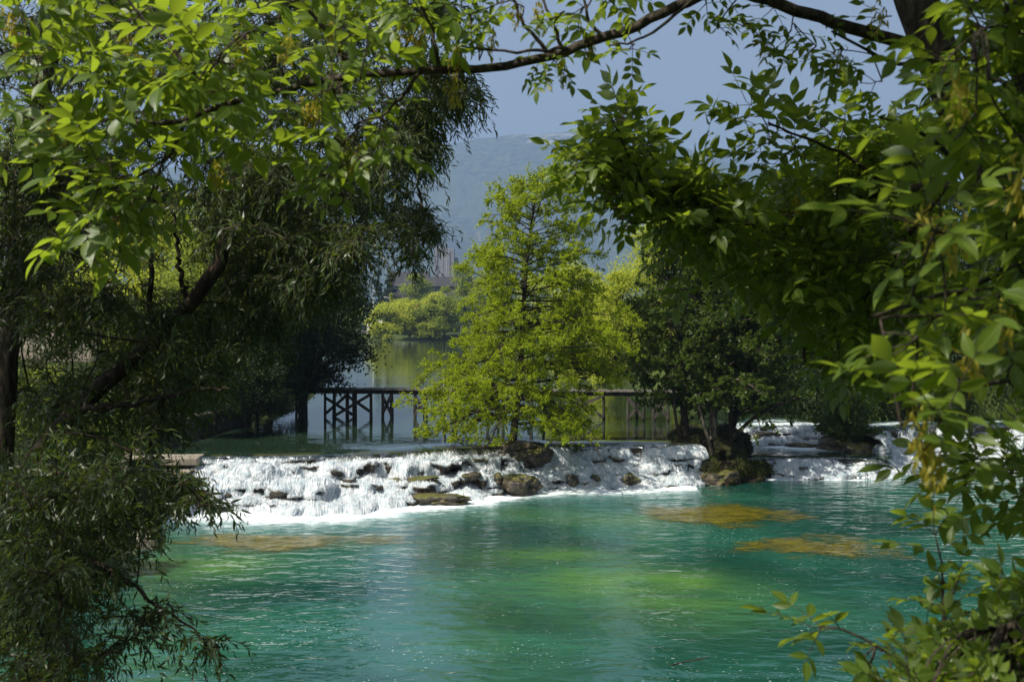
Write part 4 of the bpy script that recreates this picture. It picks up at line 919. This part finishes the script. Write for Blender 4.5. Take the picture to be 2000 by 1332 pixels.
willow('leaning dark willow limb with narrow leaves reaching low over the water on the left',
       [(PL([(-120, 1500, 10.5), (-30, 1010, 11), (60, 900, 11), (150, 800, 11), (250, 715, 11), (330, 640, 11), (390, 580, 11), (430, 520, 11), (450, 450, 11)]), .11, .06),
        (PL([(295, 680, 11), (295, 560, 11), (300, 440, 11), (310, 340, 11)]), .03, .012), (PL([(370, 600, 11), (350, 520, 11), (340, 420, 11)]), .026, .012),
        (PL([(150, 800, 11), (260, 790, 10.5), (380, 760, 10.2), (450, 760, 10)]), .03, .008), (PL([(-30, 1010, 11), (80, 1050, 10), (200, 1100, 9.4), (330, 1200, 9), (430, 1265, 8.8)]), .04, .005),
        (PL([(-30, 1010, 11), (120, 960, 10.4), (250, 940, 10), (350, 950, 10)]), .035, .008), (PL([(-60, 1150, 10.6), (60, 1200, 10), (150, 1280, 9.5)]), .03, .008)],
       [([(180, 600), (480, 540), (560, 700), (500, 740), (400, 790), (280, 820), (180, 790)], 110, 11.5, 14, 13, .55), ([(60, 640), (300, 600), (500, 680), (520, 730), (420, 770), (380, 820), (240, 850), (60, 860)], 16, 9.6, 10.9, 12, .5),
        ([(0, 560), (280, 560), (470, 690), (500, 720), (420, 790), (350, 810), (300, 880), (350, 940), (300, 1030), (200, 1080), (0, 1000)], 110, 11.2, 13.5, 13, .55),
        ([(0, 880), (280, 900), (360, 950), (340, 990), (270, 1050), (160, 1110), (0, 1130)], 80, 8.5, 11.5, 12, .6),
        ([(0, 1050), (200, 1090), (120, 1180), (170, 1332), (0, 1400)], 60, 8, 10.5, 12, .6), ([(200, 1110), (290, 1160), (330, 1230), (200, 1300)], 12, 8.5, 9.5, 9, .6), ([(300, 1190), (440, 1260), (400, 1290), (280, 1240)], 6, 8.7, 9.2, 6, .45), ([(330, 930), (410, 960), (420, 1000), (330, 1010)], 6, 9.3, 10.2, 8, .5)], 202, 'bark', .105)

# ---------------------------------------------------------------- foreground ash
def ash_leaf(l, rng, p, d, size, droop=.2, w=None):
    """one compound leaf: rachis with pairs of leaflets and a terminal one"""
    npair = rng.randint(2, 4); L = size * (.75 + .6 * npair); d = nrm(d * [1, 1, .75] + np.array([0, 0, .12])); up0 = nrm(np.array([0, 0, 1.0]) + rng.normal(0, .45, 3)); s = nrm(np.cross(d, up0)); up = np.cross(s, d)
    st = [p]; dd = d
    for i in range(6): dd = nrm(dd + [0, 0, -droop / 6]); st.append(st[-1] + dd * L / 6)
    st = np.array(st)
    if w is not None: w.tube(st, np.linspace(.0018, .0009, 7), 3)
    r = rng.rand() * .6
    for i in range(npair):
        q, qd = along(st, np.float64(.38 + .5 * i / max(npair - 1, 1) if npair > 1 else .5))
        for sg in (-1, 1):
            sz = size * rng.uniform(.8, 1.12); ld = nrm(qd * rng.uniform(.45, .8) + s * sg + up * rng.uniform(-.25, .25) + rng.normal(0, .12, 3))
            l.add(q, ld, up + rng.normal(0, .3, 3) + [0, -.1, 0], sz, sz * rng.uniform(.38, .48), r + .4 * rng.rand())
    sz = size * rng.uniform(.95, 1.25); l.add(st[-1], nrm(dd + rng.normal(0, .15, 3)), up + rng.normal(0, .25, 3), sz, sz * .44, r + .4 * rng.rand())
def sprig(l, w, rng, p, d, size, n=3):
    L = .065 * n * (size / .08); st = branch(rng, p, d, L, 5, .1, .12); w.tube(st, np.linspace(.0035, .0015, 6), 4); a = rng.rand() * 6.28
    for i in range(n):
        q, qd = along(st, np.float64((i + .6) / n)); x = nrm(np.cross(qd, [.2, .3, .9])); y = np.cross(qd, x); a += 1.57
        for sg in (0, math.pi):
            ash_leaf(l, rng, q, nrm(qd * .55 + (x * math.cos(a + sg) + y * math.sin(a + sg)) * .9), size * rng.uniform(.85, 1.1), .3, w)
    ash_leaf(l, rng, st[-1], d, size, .2, w)
def keys(rng, p, size, n, root):
    k = Leaves(); c = np.asarray(p, float); a = rng.normal(0, 1, (n, 3)) * np.array([.016, .016, .032]) * (size / .035) + c; k.add(a, rng.normal(0, .42, (n, 3)) + [0, 0, -1], rng.normal(0, 1, (n, 3)), size * rng.uniform(.8, 1.2, n), size * .24, rng.rand(n))
    k.build('seed_cluster', MAT['samara'], root, 'lance')
def ash_tree():
    rng = np.random.RandomState(301); D = 4.6
    trunk = smooth_path(PL([(2560, 2250, D), (2330, 1500, D), (2120, 850, D), (1950, 380, D), (1830, 110, D), (1770, -40, D), (1690, -350, D), (1600, -800, D), (1560, -1300, D)]), 40)
    root = empty('ash_tree', trunk[0], 'near ash tree whose leafy branches arch across the top and hang down the right side', 'tree')
    g = Geo(); g.tube(trunk, np.linspace(.12, .05, 40), 12); g.build('trunk', MAT['barkash'], root)
    LIMB = {
     'arch': (PL([(1830, 110, 4.6), (1740, 78, 4.55), (1640, 50, 4.5), (1560, 20, 4.45), (1490, -5, 4.4), (1410, -22, 4.4), (1340, 2, 4.35), (1270, 38, 4.3), (1180, 76, 4.3), (1080, 108, 4.3), (1000, 128, 4.25), (920, 137, 4.25), (800, 138, 4.2), (690, 148, 4.2), (600, 165, 4.2), (530, 182, 4.15), (440, 203, 4.1), (370, 234, 4.1), (300, 242, 4.1), (200, 236, 4.1), (60, 232, 4.1)]), .024, .006),
     'a2': (PL([(1360, -8, 4.35), (1300, 45, 4.3), (1250, 80, 4.25), (1190, 90, 4.2)]), .007, .003), 'a3': (PL([(1180, 76, 4.3), (1150, 40, 4.3), (1138, -10, 4.3)]), .007, .004), 'a4': (PL([(1100, 100, 4.3), (1082, 50, 4.3), (1058, -5, 4.3)]), .007, .004), 'a5': (PL([(1075, 108, 4.3), (1040, 70, 4.3), (1015, 35, 4.3), (1000, -10, 4.3)]), .008, .004),
     'a6': (PL([(1130, 92, 4.3), (1060, 100, 4.25), (955, 101, 4.2), (900, 90, 4.2)]), .007, .003), 'a7': (PL([(820, 140, 4.2), (795, 178, 4.1), (750, 225, 4.05), (690, 246, 4.0)]), .008, .003), 'a8': (PL([(365, 236, 4.1), (348, 270, 4.05), (330, 308, 4.0), (250, 360, 4)]), .007, .003),
     'a9': (PL([(700, 148, 4.2), (640, 70, 4.1), (590, 0, 4.1), (520, -80, 4.1)]), .009, .003), 'a10': (PL([(440, 203, 4.1), (390, 150, 4.0), (300, 60, 4.0), (200, -60, 4)]), .008, .003), 'a11': (PL([(860, 138, 4.2), (850, 80, 4.2), (830, 20, 4.2), (780, -80, 4.2)]), .008, .003),
     'r1': (PL([(1830, 110, 4.6), (1750, 130, 4.3), (1690, 95, 4.1), (1625, 62, 4.0)]), .009, .004),
     'r2': (PL([(1950, 380, 4.6), (1880, 330, 3.9), (1800, 250, 3.3), (1720, 230, 3.0)]), .012, .004), 'r3': (PL([(2000, 500, 4.6), (1980, 520, 3.6), (1900, 560, 2.9), (1780, 600, 2.5), (1700, 620, 2.4)]), .012, .004),
     'r4': (PL([(2120, 850, 4.6), (2060, 780, 3.4), (1960, 740, 2.7), (1850, 760, 2.4), (1760, 830, 2.35)]), .012, .004), 'r5': (PL([(1830, 110, 4.6), (1900, 60, 3.6), (1920, 40, 2.9), (1900, 120, 2.5)]), .01, .004),
     'r6': (PL([(2120, 850, 4.6), (2100, 900, 4.4), (2030, 920, 4.2), (1960, 925, 4.1)]), .01, .004),
     'd1': (PL([(1950, 380, 4.6), (1850, 360, 5.2), (1740, 370, 5.8), (1610, 415, 6.2), (1500, 480, 6.3), (1385, 555, 6.3)]), .026, .007), 'd2': (PL([(1610, 415, 6.2), (1470, 440, 5.8), (1375, 432, 5.6), (1300, 386, 5.5), (1255, 350, 5.4), (1225, 300, 5.3), (1195, 235, 5.3)]), .012, .004),
     'd3': (PL([(1740, 370, 5.8), (1650, 300, 5.6), (1560, 265, 5.4), (1500, 240, 5.3)]), .01, .004), 'd4': (PL([(1850, 360, 5.2), (1760, 480, 5.8), (1680, 600, 6.2), (1600, 720, 6.4)]), .016, .005), 'd5': (PL([(1375, 432, 5.6), (1330, 420, 5.5), (1250, 440, 5.4), (1200, 420, 5.4)]), .007, .003),
     'o1': (trunk[28:] + [[.0, .0, .0]], .05, .03), 'o2': (np.array([trunk[33], [.8, 5.2, 8.9], [-.2, 5.6, 9.3], [-1.4, 6.0, 9.5]]), .03, .008), 'o4': (np.array([trunk[33], [1.3, 5.6, 9.0], [1.4, 6.8, 9.4], [1.4, 8.0, 9.6]]), .03, .008), 'o6': (np.array([trunk[31], [1.2, 3.6, 8.7], [.6, 2.4, 9.2], [.2, 1.2, 9.4]]), .03, .008), 'o5': (np.array([trunk[30], [1.9, 5.4, 8.8], [2.6, 6.4, 9.1], [2.9, 7.6, 9.4]]), .03, .008)}  # o limbs lie out of view and carry the added shading canopy
    nod = {}
    for k, (pts, r0, r1) in LIMB.items():
        q = smooth_path(pts, max(10, 3 * len(pts))); q[1:-1] += rng.normal(0, .003, q[1:-1].shape); nod[k] = q
        if k != 'o1': g = Geo(); g.tube(q, np.linspace(r0, r1, len(q)), 8); g.build('branch', MAT['barkash'], root)
    def zone(mat, limbs, targets, size, n=(2, 4), dirv=(-.3, 0, -.1)):
        nodes = np.concatenate([nod[k][2:] for k in limbs]); l, w = Leaves(), Geo(); grown = nodes
        for t in targets:
            nn_ = rng.randint(*n); near = grown[np.argmin(np.linalg.norm(grown - t, axis=1))]
            d = nrm(nrm(t - near) * .7 + np.array(dirv) + rng.normal(0, .5, 3)); ext = size * (nn_ * .9 + .5)
            q, L = connect(rng, grown, np.asarray(t) - d * min(ext, .7 * np.linalg.norm(t - near) + .02), .06, 7, .06); w.tube(q, np.linspace(min(.0025 + .004 * L, .006), .0025, 7), 4)
            if L < .8: grown = np.concatenate([grown, q[4:]])
            sprig(l, w, rng, q[-1], d, size * rng.uniform(.72, 1.18), nn_)
        l.build('foliage', MAT[mat], root, 'ash'); w.build('twigs', MAT['barkash'], root); print('ash', mat, l.count())
    def pts_in(poly, n, d0, d1): return [P(a, b, dd) for (a, b), dd in zip(sample_poly(rng, poly, n), rng.uniform(d0, d1, n))]
    TL = ['arch', 'a6', 'a7', 'a8', 'a9', 'a10', 'a11']
    zone('ash', TL, pts_in([(-60, -60), (560, -80), (900, -60), (900, 60), (830, 190), (720, 240), (640, 280), (520, 270), (420, 280), (300, 340), (200, 380), (130, 300), (-60, 260)], 50, 3.7, 4.6), .076)
    zone('ash', ['a8'], [P(*q) for q in ((170, 330, 4), (230, 400, 4), (300, 370, 3.9), (140, 270, 4), (280, 420, 4), (190, 420, 3.95))], .076)
    zone('ash', ['a7'], [P(*q) for q in ((690, 270, 4), (640, 300, 4), (740, 250, 4.05), (640, 330, 4))], .072)
    zone('ash', ['arch', 'a3', 'a4', 'a5', 'a6', 'a2'], [P(*q) for q in ((930, 60, 4.3), (960, 20, 4.3), (1010, 10, 4.3), (900, 30, 4.2), (1090, 40, 4.3), (1130, 15, 4.3), (1200, -10, 4.3), (1080, 130, 4.3), (1230, 90, 4.2), (1190, 5, 4.3), (1060, 140, 4.25), (1120, 60, 4.4))], .05, (1, 3))
    zone('ash', ['arch', 'r1'], [P(*q) for q in ((1380, 30, 4.4), (1420, 55, 4.4), (1450, 40, 4.4), (1480, 75, 4.4), (1520, 90, 4.4), (1560, 70, 4.4), (1600, 110, 4.3), (1640, 115, 4.3), (1500, 30, 4.5), (1680, 160, 4.2), (1560, 110, 4.4), (1430, 20, 4.5), (1600, 30, 4.5), (1700, 30, 4.4))], .05, (1, 2))
    R = ['r2', 'r3', 'r4', 'r5']
    zone('ash', R, pts_in([(1900, -60), (2170, -60), (2170, 730), (2030, 730), (1930, 700), (1890, 620), (1930, 470), (1900, 260), (1880, 100)], 150, 2.7, 3.9), .066, (1, 3))
    zone('ash', R, [P(*q) for q in ((1800, 350, 2.5), (1830, 450, 2.5), (1790, 590, 2.4), (1760, 680, 2.35), (1790, 760, 2.3), (1830, 830, 2.3), (1800, 640, 2.5), (1880, 800, 2.4), (1850, 280, 2.8), (1840, 180, 3.0), (1800, 120, 3.4))], .064, (1, 3), (-.4, 0, -.1))
    Dk = ['d1', 'd2', 'd3', 'd4', 'd5']
    zone('ash', ['d2', 'd5'], [P(*q) for q in ((1190, 245, 5.3), (1165, 290, 5.3), (1150, 320, 5.3), (1180, 370, 5.35), (1215, 330, 5.4), (1170, 380, 5.4), (1240, 270, 5.4), (1260, 330, 5.5), (1210, 400, 5.4), (1330, 370, 5.5), (1350, 340, 5.5), (1300, 370, 5.6), (1250, 400, 5.5), (1370, 350, 5.6), (1220, 220, 5.3))] + pts_in([(1170, 280), (1200, 240), (1240, 270), (1280, 380), (1390, 390), (1440, 430), (1400, 450), (1290, 430), (1210, 380)], 46, 5.3, 6.0), .078, (2, 4), (-.2, 0, .4))
    zone('ash', ['d3'], [P(*q) for q in ((1490, 225, 5.3), (1480, 290, 5.3), (1530, 250, 5.4), (1510, 320, 5.4), (1560, 300, 5.4), (1600, 230, 5.4), (1640, 260, 5.5))], .078, (2, 4), (-.4, 0, .3))
    zone('ash', Dk, pts_in([(1280, 370), (1400, 370), (1480, 420), (1580, 340), (1660, 280), (1800, 250), (1830, 500), (1760, 740), (1650, 740), (1590, 620), (1450, 540), (1370, 490), (1300, 430)], 420, 5.6, 9.5), .08, (2, 4))
    zone('ash', ['r6'], pts_in([(1930, 880), (2040, 880), (2040, 980), (1960, 970)], 10, 3.9, 4.4), .07)
    zone('ash', ['o1', 'o2', 'o4', 'o5', 'o6'], np.concatenate([np.stack([rng.uniform(-1.7, 4.6, 1100), rng.uniform(3.9, 10.5, 1100), rng.uniform(8.9, 11.6, 1100)], 1), np.stack([rng.uniform(-1.0, 4.0, 560), rng.uniform(.4, 3.9, 560), rng.uniform(8.6, 10.8, 560)], 1)]), .095, (3, 5))  # unseen overhead canopy, added to shade the ash branches below
    for px, py, dd, s in [(40, 80, 4, .04), (15, 40, 4, .04), (250, 90, 4, .034), (290, 160, 4, .036), (100, 260, 4, .036), (130, 280, 4, .034), (230, 410, 4, .036), (250, 400, 3.95, .034), (425, 340, 4, .036), (470, 95, 4, .034), (600, 215, 4, .036), (610, 230, 4, .032), (690, 300, 4, .034), (560, 90, 4, .034), (650, 60, 4.1, .034), (800, 60, 4.2, .036), (820, 70, 4.2, .034), (890, 110, 4.2, .034), (885, 180, 4.2, .036), (1050, 20, 4.3, .03), (1010, 25, 4.3, .03), (960, 75, 4.25, .028), (1100, 140, 4.3, .026), (1150, 90, 4.3, .026), (1490, 90, 4.4, .028), (1640, 110, 4.3, .028), (1720, 30, 4.3, .034),
                          (1870, 175, 2.6, .036), (1810, 430, 2.6, .036), (1860, 470, 2.6, .036), (1990, 360, 2.5, .036), (1960, 620, 2.5, .036), (1815, 880, 2.3, .032), (1830, 920, 2.3, .03), (1790, 830, 2.35, .03), (1900, 700, 2.4, .034), (1560, 400, 5.6, .034), (1640, 480, 5.8, .034)]:
        keys(rng, P(px, py, dd), s * .88, 44, root)
ash_tree()
def sapling():
    rng = np.random.RandomState(401); base = P(2060, 1900, 3.3)
    root = empty('ash_sapling', base, 'young ash shrub rising in the bottom right corner in front of the water', 'shrub'); w, l = Geo(), Leaves(); nodes, tips = [], []
    for q, r0 in ((PL([(2060, 1900, 3.3), (1990, 1500, 3.2), (1975, 1300, 3.1), (2010, 1180, 3.0)]), .014), (PL([(1990, 1500, 3.2), (1850, 1290, 3.2), (1840, 1170, 3.2), (1840, 1100, 3.2)]), .009), (PL([(1990, 1500, 3.2), (1800, 1330, 3.2), (1720, 1260, 3.2), (1660, 1235, 3.2)]), .008), (PL([(1975, 1330, 3.1), (1900, 1260, 3.0), (1980, 1210, 2.9)]), .007)):
        s = smooth_path(q, 16); w.tube(s, np.linspace(r0, .003, 16), 7); nodes.append(s[5:]); tips.append(s)
    nodes = np.concatenate(nodes)
    tg = [P(*q) for q in ((1830, 1060, 3.2), (1850, 1110, 3.2), (1820, 1130, 3.2), (1880, 1140, 3.1), (1690, 1170, 3.2), (1640, 1220, 3.2), (1610, 1270, 3.2), (1720, 1200, 3.2), (1770, 1200, 3.1))] + [P(a, b, d) for (a, b), d in zip(sample_poly(rng, [(1780, 1230), (1880, 1170), (2060, 1150), (2060, 1420), (1720, 1420), (1680, 1330)], 190), rng.uniform(2.5, 3.4, 190))]
    for t in tg:
        q, L = connect(rng, nodes, np.asarray(t) + [.04, 0, -.13], .06, 6, .05); w.tube(q, np.linspace(.004, .002, 6), 4); sprig(l, w, rng, q[-1], nrm(q[-1] - q[-2] + rng.normal(0, .4, 3) + [0, 0, .3]), .047 * rng.uniform(.8, 1.15), rng.randint(1, 3))
    for s_ in tips: sprig(l, w, rng, s_[-1], nrm(s_[-1] - s_[-2]), .055, 2); sprig(l, w, rng, s_[-5], nrm(s_[-1] - s_[-2] + [.3, 0, .2]), .055, 2)
    w.build('stem', MAT['barkash'], root); l.build('foliage', MAT['ash'], root, 'ash')
sapling()
# a drifting twig
c = P(1350, 1297, CAM_H * F / (1297 - HZ)); g = Geo(); g.tube(np.array([c + [-.4, -.08, .0], c + [-.1, 0, .05], c + [.2, .04, .09], c + [.35, .1, .1]]), [.014, .012, .009, .005], 6); g.tube(np.array([c + [.1, .02, .07], c + [.2, -.1, .1]]), [.007, .003], 5)
tag(g.build('drift_twig', MAT['bark']), 'thin dark twig drifting on the open water near the bottom of the view', 'twig')

# ---------------------------------------------------------------- haze
if HAZE_DENSITY > 0:
    g = Geo(); g.box((0, 3400, 475), (15000, 9000, 970)); m = M('air'); v = m.n('VolumePrincipled', {'Color': (.42, .63, 1, 1), 'Density': HAZE_DENSITY, 'Anisotropy': .2})
    m.t.links.new(v.outputs[0], m.out.inputs['Volume']); o = g.build('haze', m.m, None, False); tag(o, kind='stuff')
